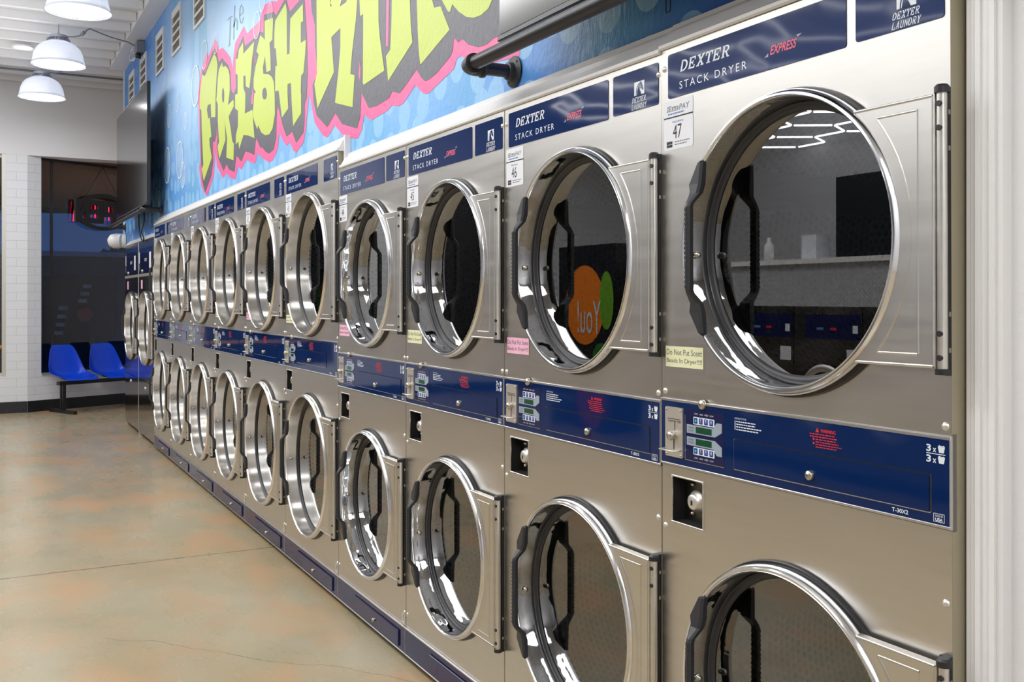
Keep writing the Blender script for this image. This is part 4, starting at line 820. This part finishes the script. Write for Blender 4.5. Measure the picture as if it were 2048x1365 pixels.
for i, (num, where, col, small) in enumerate(rowB):
    r = protoB if i == 0 else copy_tree(protoB); r.location = (-4.3195 - .8795 * (i + 1), FACE, 0); rootsB.append(r)
    r['label'] = 'taller stainless stack dryer with brushed door rings, ' + where; r['group'] = 'stack dryers with brushed door rings'
for r, (num, where, col, small) in zip(rootsB, rowB):
    dp_sticker(B, num, r); scent_sticker(B, col, r)
    if small: small_number(B, small, r)
# ------------------------------------------------------------------ two big washers at the far end of the row
Wp = dict(W=1.022, H=1.935, R=.355, cu=.53, zU=1.085, band=(1.585, 1.612), plate_u=1.004, plate_h=.27, grip=.235, ring='ring_satin', rim='ring_satin', wave=0, deep=.029, gasket=.014)
def make_washer():
    root = thing('large_washer', 'x', 'washer'); W, H = Wp['W'], Wp['H']; mb = MB().mat('steel_dark')
    hole_plate(mb, .004, W - .004, .57, 1.585, Wp['cu'], Wp['zU'], .343, 0); mb.quad((.004, 0, 1.612), (W - .004, 0, 1.612), (W - .004, 0, H), (.004, 0, H))
    mb.quad((.004, 0, .04), (W - .004, 0, .04), (W - .004, 0, .565), (.004, 0, .565)); mb.quad((.004, .004, .565), (W - .004, .004, .565), (W - .004, 0, .57), (.004, 0, .57))
    mb.mat('steel'); mb.bbox(.004, W - .004, -.004, .001, 1.585, 1.612, .001); mb.box(W - .010, W - .001, -.003, .0, .04, H)
    mb.mat('steel_dark'); mb.box(.001, .004, 0, .95, .04, H); mb.box(W - .004, W - .001, .0005, .95, .04, H); mb.box(.001, W - .001, .002, .95, H - .004, H); mb.box(.001, W - .001, .94, .95, .04, H); mb.mat('black'); mb.box(.03, W - .03, .05, .9, 0, .0395)
    mb.mat('metal'); mb.box(.02, .05, .0, .03, 0.0, .04)
    mb.build('cabinet', None, root); door_parts(Wp, Wp['zU'], root, True); drum(Wp, Wp['zU'], root)
    c = MB().mat('black_ink'); c.rect(.02, .10, 1.64, 1.86, -.0006); c.mat('lblue_ink'); c.rect(.03, .06, 1.66, 1.70, -.0009); c.mat('white_ink'); c.rect(.03, .09, 1.72, 1.83, -.0009); c.mat('plinth_blue'); c.rect(.12, .9, 1.62, 1.86, -.0005)
    c.mat('white_ink'); slab(c, 'DEXTER', .40, .56, 1.73, 1.76, -.0008); c.mat('paper'); c.rrect(.70, .82, 1.66, 1.81, .006, y=-.0010); c.build('control_panel', None, root)
    s = MB(); lock(s, .25, 1.64, .016, 0); lock(s, .45, .50, .018, 0); s.build('lock', None, root)
    p = MB().mat('paper_pink'); p.rect(.17, .28, 1.466, 1.552, -.0007); p.build('notice_sticker', None, root)
    return root
wa = make_washer(); wa.location = (-10.624, FACE, 0); wb = copy_tree(wa); wb.location = (-11.650, FACE, 0)
for o, wh in ((wa, 'right one, beside the dryers'), (wb, 'left one, by the window')):
    o['label'] = 'dark stainless large washer with one round door, ' + wh; o['group'] = 'large washers at the end of the row'
# ------------------------------------------------------------------ louvred vents high on the painted wall
def vent(x, where, i):
    t = thing('wall_vent', 'white louvred vent high on the blue wall, ' + where, 'vent', (x, WALL, 3.62), 'louvred vents on the blue wall')
    f = MB().mat('vent_white'); w_, h = .205, .19
    f.box(-w_, w_, -.014, -.0005, h - .06, h); f.box(-w_, w_, -.014, -.0005, -h, -h + .022); f.box(-w_, -w_ + .03, -.014, -.0005, -h + .022, h - .06); f.box(w_ - .03, w_, -.014, -.0005, -h + .022, h - .06); f.build('frame', None, t)
    b = MB().mat('vent_dark'); b.box(-w_ + .03, w_ - .03, -.003, -.0006, -h + .02, h - .06); b.build('backing', None, t)
    for k in range(3):
        s = MB().mat('vent_white'); z = -h + .022 + (k + 1) * .0765; s.box(-w_ + .03, w_ - .03, -.013, -.0035, z - .010, z + .010); s.build('slat', None, t)
for i, (x, wh) in enumerate(((-7.72, 'nearest, cut by the picture\'s top edge'), (-8.70, 'second from the camera'), (-9.56, 'middle one of the five'), (-10.60, 'fourth, above the corner of the screen'), (-11.45, 'farthest one, next to the wall end'))): vent(x, wh, i)
# ------------------------------------------------------------------ screens on pipe brackets
def pipe_frame(x0, x1, z, label):
    t = thing('pipe_rail', label, 'pipe bracket', (x0, WALL, z)); L = x1 - x0; yo = 1.311 - WALL
    p = sm(MB().mat('pipe')); p.tube([(.02, yo, 0), (L - .02, yo, 0)], .0215, 20); autosmooth(p.build('long_pipe', None, t), 50)
    for x in (0, L):
        s = 1 if x == 0 else -1
        a = sm(MB().mat('pipe')); a.tube([(x, yo + .02, 0), (x, -.012, 0)], .0205, 20); autosmooth(a.build('arm', None, t), 50)
        e = sm(MB().mat('iron')); pts = [(x + s * .055, yo, 0), (x + s * .03, yo, 0), (x + s * .012, yo + .003, 0), (x + s * .003, yo + .012, 0), (x, yo + .03, 0), (x, yo + .055, 0)]
        e.tube(pts, [.0265, .0265, .0262, .0262, .0265, .0265], 20); e.lathe([(.022, .0), (.030, 0), (.030, .011), (.022, .011)], (x, yo + .046, 0), 20, 'y'); e.lathe([(.022, 0), (.030, 0), (.030, .011), (.022, .011)], (x + s * .046 - .0055, yo, 0), 20, 'x'); autosmooth(e.build('elbow', None, t), 40)
        f = sm(MB().mat('iron')); f.lathe([(0, -.030), (.024, -.030), (.027, -.028), (.028, -.012), (.034, -.009), (.046, -.008), (.049, -.006), (.049, -.0045)], (x, 0, 0), 32, 'y'); f.lathe([(.049, -.0045), (0.0, -.0045)], (x, 0, 0), 32, 'y')
        for k in range(4): a_ = PI / 4 + k * PI / 2; f.lathe([(0, -.0115), (.004, -.011), (.0055, -.008)], (x + .038 * math.cos(a_), 0, .038 * math.sin(a_)), 10, 'y')
        autosmooth(f.build('wall_flange', None, t), 35)
    return t
pipe_frame(-2.74, -.62, 2.080, 'black iron pipe rail with wall flange under the near screen, top middle')
pipe_frame(-12.0, -9.46, 2.172, 'black iron pipe rail under the far wall-mounted screen by the window')
def screen(x0, x1, z0, z1, yf, label, cat='screen'):
    t = thing('wall_screen', label, cat, (x0, yf, z0)); W = x1 - x0; H = z1 - z0
    b = MB().mat('tv_black'); b.box(0, W, 0, .028, 0, H); b.box(W * .2, W * .8, .028, .05, H * .25, H * .75); b.build('housing', None, t)
    s = MB().mat('screen'); s.rect(.008, W - .008, .018, H - .008, -.0012); s.build('screen_glass', None, t)
    m = MB().mat('black_metal'); m.box(W * .42, W * .58, .05, WALL - yf - .001, H * .35, H * .65); m.build('wall_mount', None, t)
    e = MB().mat('tv_black'); e.bbox(0, W, -.005, .0, 0, .015, .002); e.build('bezel', None, t)
    return t
screen(-2.535, -.70, 2.108, 3.12, 1.312, 'large black flat screen above the near pipe rail, cut by the top edge')
screen(-11.30, -9.155, 2.198, 3.265, 1.300, 'large dark flat screen on the blue wall near the window, reflecting the room')
def cable(pts, label, r=.003, name='cable', mat='cable'):
    P = [Vector(p) for p in pts]; out = []
    for i in range(len(P) - 1):
        p0 = P[max(i - 1, 0)]; p1 = P[i]; p2 = P[i + 1]; p3 = P[min(i + 2, len(P) - 1)]
        for k in range(6):
            t = k / 6; out.append(.5 * ((2 * p1) + (-p0 + p2) * t + (2 * p0 - 5 * p1 + 4 * p2 - p3) * t * t + (-p0 + 3 * p1 - 3 * p2 + p3) * t ** 3))
    out.append(P[-1]); mb = sm(MB().mat(mat)); mb.tube([tuple(p) for p in out], r, 8); return tag(mb.build(name), label, 'cable')
cable([(-10.45, 1.40, 2.30), (-10.46, 1.41, 2.08), (-10.36, 1.41, 1.98), (-10.22, 1.41, 1.92), (-10.16, 1.41, 1.955 + .0), (-10.30, 1.41, 2.02), (-10.12, 1.41, 2.12), (-10.1, 1.40, 2.30)], 'looped black cable hanging below the far screen', .006)
cable([(-9.70, 1.41, 2.28), (-9.70, 1.42, 2.06), (-9.72, 1.42, 2.02)], 'short straight black cable hanging right of the looped one', .003)
cable([(-1.865, 1.40, 2.20), (-1.866, 1.40, 2.05), (-1.861, 1.40, 2.035), (-1.852, 1.40, 2.036), (-1.850, 1.40, 2.05), (-1.850, 1.40, 2.20)], 'thin black wire loop hanging below the near screen, top right', .0014, 'wire_loop')
# ------------------------------------------------------------------ white camera, emergency light box, conduit
t = thing('security_camera', 'white round security camera at the left end of the blue wall below the pipe', 'camera', (-12.0, WALL - .001, 2.02))
b = sm(MB().mat('camera_white')); b.lathe([(0, -.05), (.07, -.05), (.078, -.04), (.078, -.005)], (0, 0, 0), 24, 'y'); b.build('mount', None, t)
b = sm(MB().mat('camera_white')); b.tube([(0.02, -.04, 0), (-.01, -.09, .0), (-.03, -.14, -.01), (-.045, -.165, -.015)], [.078, .084, .078, .05], 20); autosmooth(b.build('housing', None, t), 50)
b = sm(MB().mat('void')); b.tube([(-.043, -.160, -.015), (-.050, -.176, -.017)], [.034, .036], 16); b.build('lens', None, t)
t = thing('junction_box', 'grey junction box with dangling white wires high on the blue wall corner', 'electrical box', (-10.62, WALL - .0005, 3.885))
b = MB().mat('box_grey'); b.box(-.09, .09, -.075, 0, -.055, .055); b.build('box', None, t)
b = sm(MB().mat('black')); b.tube([(.02, -.05, -.055), (.01, -.055, -.105)], [.024, .028], 14); b.build('sensor', None, t)
b = sm(MB().mat('camera_white'))
for k in range(3): b.tube([(-.1, -.08, .03 - .03 * k), (-.20 - .05 * k, -.09, .02), (-.26, -.10, -.05 - .02 * k), (-.20, -.09, -.09), (-.10, -.08, -.085 - .012 * k), (-.04, -.07, -.085)], .005, 6)
b.build('wires', None, t)
mb = sm(MB().mat('conduit')); mb.tube([(-12.52, -6.3, 3.941), (-12.52, 2.40, 3.941)], .011, 10); tag(mb.build('ceiling_conduit'), 'grey conduit pipe crossing the ceiling behind the farthest lamp', 'conduit')
cable([(-10.33, .96, 3.945), (-10.5, 1.15, 3.935), (-10.58, 1.29, 3.93), (-10.60, 1.34, 3.92), (-10.62, 1.385, 3.905)], 'thin grey cable from the middle lamp to the grey junction box', .006, 'lamp_cable', 'conduit')
# ------------------------------------------------------------------ high bay lamps
def make_lamp():
    t = thing('pendant_lamp', 'x', 'ceiling lamp')
    s = sm(MB().mat('shade')); s.lathe([(.245, 0), (.240, .006), (.228, .04), (.216, .10), (.196, .15), (.160, .19), (.120, .212), (.095, .222)], n=48, axis='z'); o = s.build('lamp_shade', None, t)
    so = o.modifiers.new('thick', 'SOLIDIFY'); so.thickness = .003
    m = MB().mat('lamp_face'); n = 48; m.v = [(.224 * math.cos(2 * PI * i / n), .224 * math.sin(2 * PI * i / n), .012) for i in range(n)]; m.face(tuple(range(n))[::-1]); m.build('diffuser', None, t)
    h = sm(MB().mat('cast_alu')); h.lathe([(0, .222), (.10, .222), (.10, .228), (.072, .232), (.072, .252), (.085, .255), (.085, .280), (.075, .284), (0, .284)], n=32, axis='z')
    for k in range(20):
        a = 2 * PI * k / 20; c, s_ = math.cos(a), math.sin(a); v = len(h.v); h.v += [(.06 * c - .003 * s_, .06 * s_ + .003 * c, .222), (.108 * c - .003 * s_, .108 * s_ + .003 * c, .222), (.100 * c - .003 * s_, .100 * s_ + .003 * c, .250), (.06 * c - .003 * s_, .06 * s_ + .003 * c, .252)]; h.face((v, v + 1, v + 2, v + 3))
    autosmooth(h.build('driver_housing', None, t), 40)
    r = sm(MB().mat('cast_alu')); rr = .026; r.tube([(rr * math.sin(2 * PI * k / 16), 0, .318 - rr * math.cos(2 * PI * k / 16)) for k in range(17)], .005, 8, False); r.tube([(0, 0, .284), (0, 0, .294)], .007, 8)
    r.build('hanging_ring', None, t); c = sm(MB().mat('cast_alu')); c.tube([(0, 0, .343), (0, 0, .4495)], .005, 8); c.tube([(-.03, 0, .372), (.03, 0, .372)], .004, 6); c.build('hook', None, t)
    w_ = sm(MB().mat('conduit')); w_.tube([(.05, .04, .27), (.05, .12, .275), (.05, .18, .29), (.05, .215, .32), (.05, .25, .36), (.05, .28, .372)], .007, 8); w_.tube([(.05, .195, .30), (.05, .225, .335)], .016, 8); w_.build('power_cord', None, t)
    return t
lamp0 = make_lamp()
for i, (x, y, lb) in enumerate(((-8.38, .687, 'nearest of the three visible, cut by the top edge'), (-10.38, .677, 'middle one of the three visible'), (-12.15, .625, 'farthest and lowest in view'), (-6.4, .70, 'out of view above the frame over the aisle'), (-4.4, .70, 'out of view, closest to the camera'))):
    o = lamp0 if i == 0 else copy_tree(lamp0); o.location = (x, y, 3.58); o['label'] = 'glowing white dome pendant lamp, ' + lb; o['group'] = 'dome pendant lamps over the aisle'
mb = MB().mat('lamp_face'); n = 24; mb.v = [(.085 * math.cos(2 * PI * i / n), .085 * math.sin(2 * PI * i / n), 0) for i in range(n)]; mb.face(tuple(range(n))[::-1]); mb.mat('white_trim'); mb.lathe([(.085, .003), (.085, -.004), (.105, -.004), (.105, .011), (0, .011)], n=24, axis='z')
tag(mb.build('recessed_light', None, None, (-11.38, .41, CEIL - .091)), 'small round flush ceiling light left of the middle pendant lamp', 'ceiling light')
# ------------------------------------------------------------------ hexagon tube lights over the room (seen mirrored in the panels and door glass)
def hexgrid(x0, y0, nx, ny, z, label):
    s = .47; edges = {}
    for i in range(nx):
        for j in range(ny):
            cx = x0 + i * s * 1.5; cy = y0 + (j + (i % 2) * .5) * s * math.sqrt(3)
            c = [(cx + s * math.cos(PI / 3 * k), cy + s * math.sin(PI / 3 * k)) for k in range(6)]
            for k in range(6):
                a, b = c[k], c[(k + 1) % 6]; key = tuple(sorted([(round(a[0], 2), round(a[1], 2)), (round(b[0], 2), round(b[1], 2))])); edges[key] = (a, b)
    mb = MB().mat('tube')
    for a, b in edges.values():
        A_ = Vector((a[0], a[1], z)); B_ = Vector((b[0], b[1], z)); d_ = (B_ - A_).normalized() * .025; mb.tube([tuple(A_ + d_), tuple(B_ - d_)], .012, 6)
    return tag(mb.build('hexagon_light'), label, 'ceiling light')
hexgrid(-8.6, -3.6, 9, 2, 3.3, 'white hexagon tube light grid over the middle aisle, seen mirrored in the dryer panels')
hexgrid(-9.3, -5.9, 9, 2, 3.3, 'white hexagon tube light grid by the block wall, mirrored in the nearest door glass')
# ------------------------------------------------------------------ blue seats on a black beam
bo = Vector((-13.06, .90)); bd_ = Vector((-.42, .907)).normalized(); ang = math.atan2(bd_.y, bd_.x) - PI / 2     # local y runs along the beam, local x faces the room
bench = thing('beam_seating_frame', 'black steel beam and T-leg carrying the blue seats under the window', 'bench', (bo.x, bo.y, 0), rz=ang)
mb = MB().mat('black_metal'); mb.box(-.035, .035, -.06, 1.75, .335, .378); mb.build('beam', None, bench)
for y in (0, 1.55):
    mb = MB().mat('black_metal'); mb.box(-.035, -.01, y - .02, y + .02, .04, .3345); mb.box(.01, .035, y - .02, y + .02, .04, .3345); mb.build('leg', None, bench); mb = MB().mat('black_metal'); mb.box(-.28, .28, y - .022, y + .022, .0, .0395); mb.build('foot', None, bench)
def make_seat():
    prof = [(.235, .395), (.215, .418), (.16, .412), (.08, .398), (0, .392), (-.08, .398), (-.14, .425), (-.175, .48), (-.195, .55), (-.215, .63), (-.235, .71), (-.25, .775), (-.262, .805)]
    half = [.205, .215, .225, .235, .24, .24, .238, .232, .22, .20, .175, .15, .11]
    curl = [.0, .015, .035, .055, .075, .085, .08, .06, .045, .035, .025, .018, .006]
    mb = sm(MB().mat('seat_blue')); n = 14
    for (f, z), h, c in zip(prof, half, curl):
        i = prof.index((f, z)); a = prof[max(0, i - 1)]; b = prof[min(len(prof) - 1, i + 1)]; t = Vector((b[0] - a[0], b[1] - a[1])).normalized(); nn = Vector((-t.y, t.x)); nn = nn if nn.x + nn.y > 0 else -nn
        for k in range(n + 1):
            u = -1 + 2 * k / n; e = abs(u) ** 2.6; mb.v.append((f + nn.x * c * e, u * h * (1 - .03 * e), z + nn.y * c * e))
    for i in range(len(prof) - 1):
        for k in range(n): a = i * (n + 1) + k; mb.face((a, a + 1, a + n + 2, a + n + 1))
    o = mb.build('seat_shell'); s = o.modifiers.new('thick', 'SOLIDIFY'); s.thickness = .007; s2 = o.modifiers.new('sub', 'SUBSURF'); s2.levels = 1; s2.render_levels = 2
    return o
seat0 = make_seat()
for i, wh in enumerate(('left one, farthest from the washers', 'middle one, partly behind the washer', 'hidden behind the washers')):
    o = seat0 if i == 0 else seat0.copy()
    if i: COL.objects.link(o)
    p = bo + bd_ * (.12 + .52 * i); o.location = (p.x, p.y, 0.0); o.rotation_euler.z = ang
    tag(o, 'glossy blue plastic shell seat on the black beam, ' + wh, 'seat', 'blue shell seats in the corner')
# ------------------------------------------------------------------ neon sign, seen from behind
sg = thing('open_sign', 'black backed neon OPEN sign seen mirrored from behind in the window', 'neon sign', (-13.77, 1.413, 2.472), rz=ang + PI / 2 + 0.0)
W_ = .36; mb = MB().mat('black'); n = 40
ow, oh = .37, .235
out = [(ow * math.cos(2 * PI * k / n), oh * math.sin(2 * PI * k / n)) for k in range(n)]
mb2 = MB().mat('black')
for k in range(n):
    a = 2 * PI * k / n; b = 2 * PI * (k + 1) / n
    q = [(ow * math.cos(a), oh * math.sin(a)), (ow * math.cos(b), oh * math.sin(b)), ((ow - .05) * math.cos(b), (oh - .05) * math.sin(b)), ((ow - .05) * math.cos(a), (oh - .05) * math.sin(a))]; mb2.prism(q, -.02, .02)
mb2.build('oval_ring', None, sg)
LT = {'O': [[(0, 0), (1, 0), (1, .25), (0, .25)], [(0, .75), (1, .75), (1, 1), (0, 1)], [(0, .25), (.3, .25), (.3, .75), (0, .75)], [(.7, .25), (1, .25), (1, .75), (.7, .75)]],
      'P': [[(0, 0), (.34, 0), (.34, 1), (0, 1)], [(.34, .75), (1, .75), (1, 1), (.34, 1)], [(.34, .3), (1, .3), (1, .52), (.34, .52)], [(.72, .52), (1, .52), (1, .75), (.72, .75)]],
      'E': [[(0, 0), (.4, 0), (.4, 1), (0, 1)], [(.4, 0), (1, 0), (1, .22), (.4, .22)], [(.4, .40), (.95, .40), (.95, .6), (.4, .6)], [(.4, .78), (1, .78), (1, 1), (.4, 1)]],
      'N': [[(0, 0), (.3, 0), (.3, 1), (0, 1)], [(.7, 0), (1, 0), (1, 1), (.7, 1)], [(.3, .55), (.7, 0), (.7, .45), (.3, 1)]]}
for k, ch in enumerate('OPEN'):
    # mirrored: the word runs from right to left as seen from the room
    m3 = MB().mat('black'); x1 = .385 - k * .19; h = .29
    for p in LT[ch]: m3.prism([(x1 - a * .188, -h / 2 + b * h) for a, b in p], -.022, .022)
    m3.mat('neon_red')
    m3.tube([(x1 - .192, .030, -h / 2 + .01), (x1 - .166, .030, h / 2 - .02)], .006, 8); m3.tube([(x1 - .088, .034, -h * .35), (x1 - .088, .034, h * .35)], .006, 8)
    m3.build('letter', None, sg)
c = sm(MB().mat('cable')); c.tube([(-.24, 0, .17), (0, 0, .58)], .003, 6); c.tube([(.24, 0, .17), (0, 0, .58)], .003, 6); c.build('hanging_chain', None, sg)
# ------------------------------------------------------------------ outdoors beyond the window
mb = MB(); mb.mat('oak'); mb.box(-21.5, -13.95, -9, 12, 3.14, 3.26); mb.mat('black_metal'); mb.box(-21.7, -21.5, -9, 12, 3.05, 3.3); struct('porch_ceiling', mb)
M['asphalt'] = plain('asphalt', (52, 54, 58), .8); M['far_wall'] = plain('far_building', (92, 96, 104), .8); M['leaf'] = plain('dark_leaves', (40, 54, 40), .8); M['kiosk_green'] = plain('kiosk_green', (8, 34, 28), .4)
mb = MB(); mb.box(-70, -13.95, -30, 40, -.2, -.05); struct('ground_outside', mb, 'asphalt')
mb = MB().mat('far_wall'); mb.box(-44, -40, -6, 26, -.05, 3.0); mb.mat('white_trim'); mb.box(-39.99, -39.9, -6, 26, 2.9, 3.08); mb.mat('asphalt'); mb.box(-39.99, -39.95, 3.0, 4.6, -.05, 2.2); mb.box(-39.99, -39.95, 6.6, 9.2, .7, 2.2)
tag(mb.build('building'), 'low grey building across the lot seen through the window', 'building')
mb = MB().mat('asphalt'); mb.box(-36, -30, -40, -3.5, -.05, 6.5); tag(mb.build('building'), 'tall dark block, added out of view to hide the sky in reflections', 'building')  # unseen blocker added to keep blue sky out of the door glass
for i, (y, z, r) in enumerate(((1.2, 2.9, 1.25), (2.6, 3.0, 1.1), (4.3, 3.1, 1.35), (5.9, 2.8, .95), (7.6, 3.3, 1.1), (-1.0, 2.8, 1.2))):
    bm = bmesh.new(); bmesh.ops.create_icosphere(bm, subdivisions=4, radius=r)
    for v in bm.verts: v.co *= 1 + .20 * math.sin(v.co.x * 9 + i) * math.cos(v.co.z * 8 + v.co.y * 7) + random.uniform(-.05, .05)
    me = bpy.data.meshes.new('tree'); bm.to_mesh(me); bm.free(); me.materials.append(M['leaf']); o = bpy.data.objects.new('tree', me); COL.objects.link(o); o.location = (-47 - (i % 2) * 3.2, y * 1.25, z - 1.0)
    tr = sm(MB().mat('leaf')); tr.tube([(0, 0, -z + 1.0), (0, 0, -.2)], .15, 8); tr.build('trunk', None, o)
    tag(o, 'dark tree crown above the roof of the low building outside', 'tree', 'trees behind the low building')
k = thing('vending_kiosk', 'dark green kiosk with a red round mark and white slanted stripes outside the window', 'kiosk', (-24.5, 1.35, -.05))
mb = MB().mat('kiosk_green'); mb.box(-.6, .6, -.05, .95, 0, 1.9); mb.build('cabinet', None, k)
mb = MB().mat('asphalt'); mb.box(.601, .62, .0, .40, .5, 1.3); mb.mat('white_trim')
for q in range(4): mb.box(.621, .624, .12 + .03 * q, .30 + .03 * q, .62 + q * .18, .70 + q * .18)
mb.build('front_panel', None, k)
mb = MB().mat('red_ink'); mb.lathe([(0, .612), (.16, .612), (.16, .601)], (0, .74, 1.05), 24, 'x'); mb.mat('white_trim'); 
for q in range(3): mb.box(.601, .606, .60 + .05 * q, .78 + .05 * q, 1.32 + q * .16, 1.40 + q * .16)
mb.build('logo', None, k)
# ------------------------------------------------------------------ the other side of the room (visible in reflections)
def island_washer(i, x):
    r = thing('island_washer', 'x', 'washer', (x, -2.8, 0), 'washers in the island across the aisle')
    mb = MB().mat('steel_dark'); mb.box(-.345, .345, -.7, 0, .10, 1.31); mb.mat('black'); mb.box(-.34, .34, -.68, -.03, 0, .0995); mb.build('cabinet', None, r)
    mb = MB().mat('plinth_blue'); mb.box(-.22, .33, .0005, .004, 1.06, 1.25); mb.mat('black'); mb.box(-.33, -.24, .0005, .004, 1.06, 1.25); mb.mat('white_ink'); mb.box(.26, .31, .0045, .005, 1.11, 1.17); mb.mat('lblue_ink'); mb.box(-.10, -.03, .0045, .005, 1.13, 1.15); mb.mat('red_ink'); mb.box(.04, .10, .0045, .005, 1.13, 1.15); mb.build('control_panel', None, r)
    mb = sm(MB().mat('metal')); mb.lathe([(.25, .03), (.24, .045), (.20, .045), (.19, .03)], (0, 0, .62), 40, 'y'); mb.mat('seal'); mb.lathe([(0, .04), (.19, .03)], (0, 0, .62), 40, 'y'); mb.mat('metal'); mb.box(.2, .24, .045, .075, .55, .70); mb.build('door', None, r)
    mb = MB().mat('paper'); mb.box(.20, .32, .0005, .002, .88, .99); mb.build('sticker', None, r)
    return r
iw = island_washer(0, -6.95)
names = ['farthest one', 'second farthest', 'third from the far end', 'fourth from the far end', 'fifth from the far end', 'one nearest the camera end']
for i in range(6):
    o = iw if i == 0 else copy_tree(iw); o.location = (-7.0 + .70 * i, -2.8, 0); o['label'] = 'steel front-load washer in the island across the aisle, ' + names[i]
mb = MB().mat('diamond'); mb.box(-7.9, -2.2, -3.6, -2.86, 1.3105, 1.645); mb.box(-7.9, -7.36, -3.6, -2.80, 0, 1.31); tag(mb.build('diamond_plate_bulkhead'), 'diamond plate metal bulkhead above the island washers, seen mirrored in the nearest door glass', 'bulkhead')
mb = MB().mat('white_trim'); mb.box(-7.95, -2.15, -3.65, -2.82, 1.6455, 1.685); tag(mb.build('countertop'), 'white countertop on the diamond plate bulkhead, seen mirrored in the nearest door glass', 'countertop')
mb = MB().mat('tv_black'); mb.box(-5.7, -4.4, -3.4, -3.0, 1.6855, 2.32); tag(mb.build('black_cabinet'), 'black cabinet standing on the white countertop, mirrored in the nearest door glass', 'cabinet')
mb = MB().mat('paper'); mb.box(-6.02, -5.86, -3.1, -2.95, 1.6855, 1.88); tag(mb.build('paper_towel_box'), 'white box on the countertop beside the black cabinet', 'box')
mb = sm(MB().mat('camera_white')); mb.lathe([(0, 0), (.04, 0), (.04, .13), (.015, .17), (.015, .2), (0, .2)], (-6.45, -3.0, 1.6855), 16, 'z'); tag(mb.build('detergent_bottle'), 'white bottle standing on the countertop left of the white box', 'bottle')
mb = MB().mat('keypad_grey'); mb.box(-7.05, -6.9, -2.8595, -2.855, 1.40, 1.60); tag(mb.build('notice_card'), 'pale blue notice card on the diamond plate bulkhead', 'notice')
v = thing('snack_vending_machine', 'black snack vending machine with printed orange and kiwi, mirrored in dryer glass', 'vending machine', (-8.95, -2.75, 0))
M['fruit_orange'] = plain('fruit_orange', (244, 130, 20), .4); M['kiwi'] = plain('kiwi_green', (110, 170, 40), .4); M['berry'] = plain('berry_red', (200, 30, 36), .4); M['leafy'] = plain('leaf_print', (40, 120, 40), .4)
mb = MB().mat('tv_black'); mb.box(-.55, .55, -.85, 0, 0.0, 1.93); mb.build('cabinet', None, v)
mb = MB()
def disc(mat, x, z, rx, rz, y): mb.mat(mat); mb.flat([(-(x + rx * math.cos(2 * PI * k / 28)), z + rz * math.sin(2 * PI * k / 28)) for k in range(28)], y)
def flipflat(): pass
pv = MB(); mb = pv
disc('berry', -.25, .35, .27, .33, .002); disc('fruit_orange', .02, 1.30, .38, .42, .004); disc('kiwi', -.40, 1.35, .13, .30, .006); disc('leafy', -.32, .75, .18, .16, .006)
mb.mat('white_ink'); text(mb, 'You!', -.15, .30, 1.0, 1.35, .010, mirror=True); text(mb, 'SNACKS', -.5, -.12, .50, .58, .010, mirror=True); text(mb, 'Healthy Vending', -.5, -.1, .28, .35, .010, mirror=True)
pv.build('front_print', None, v)
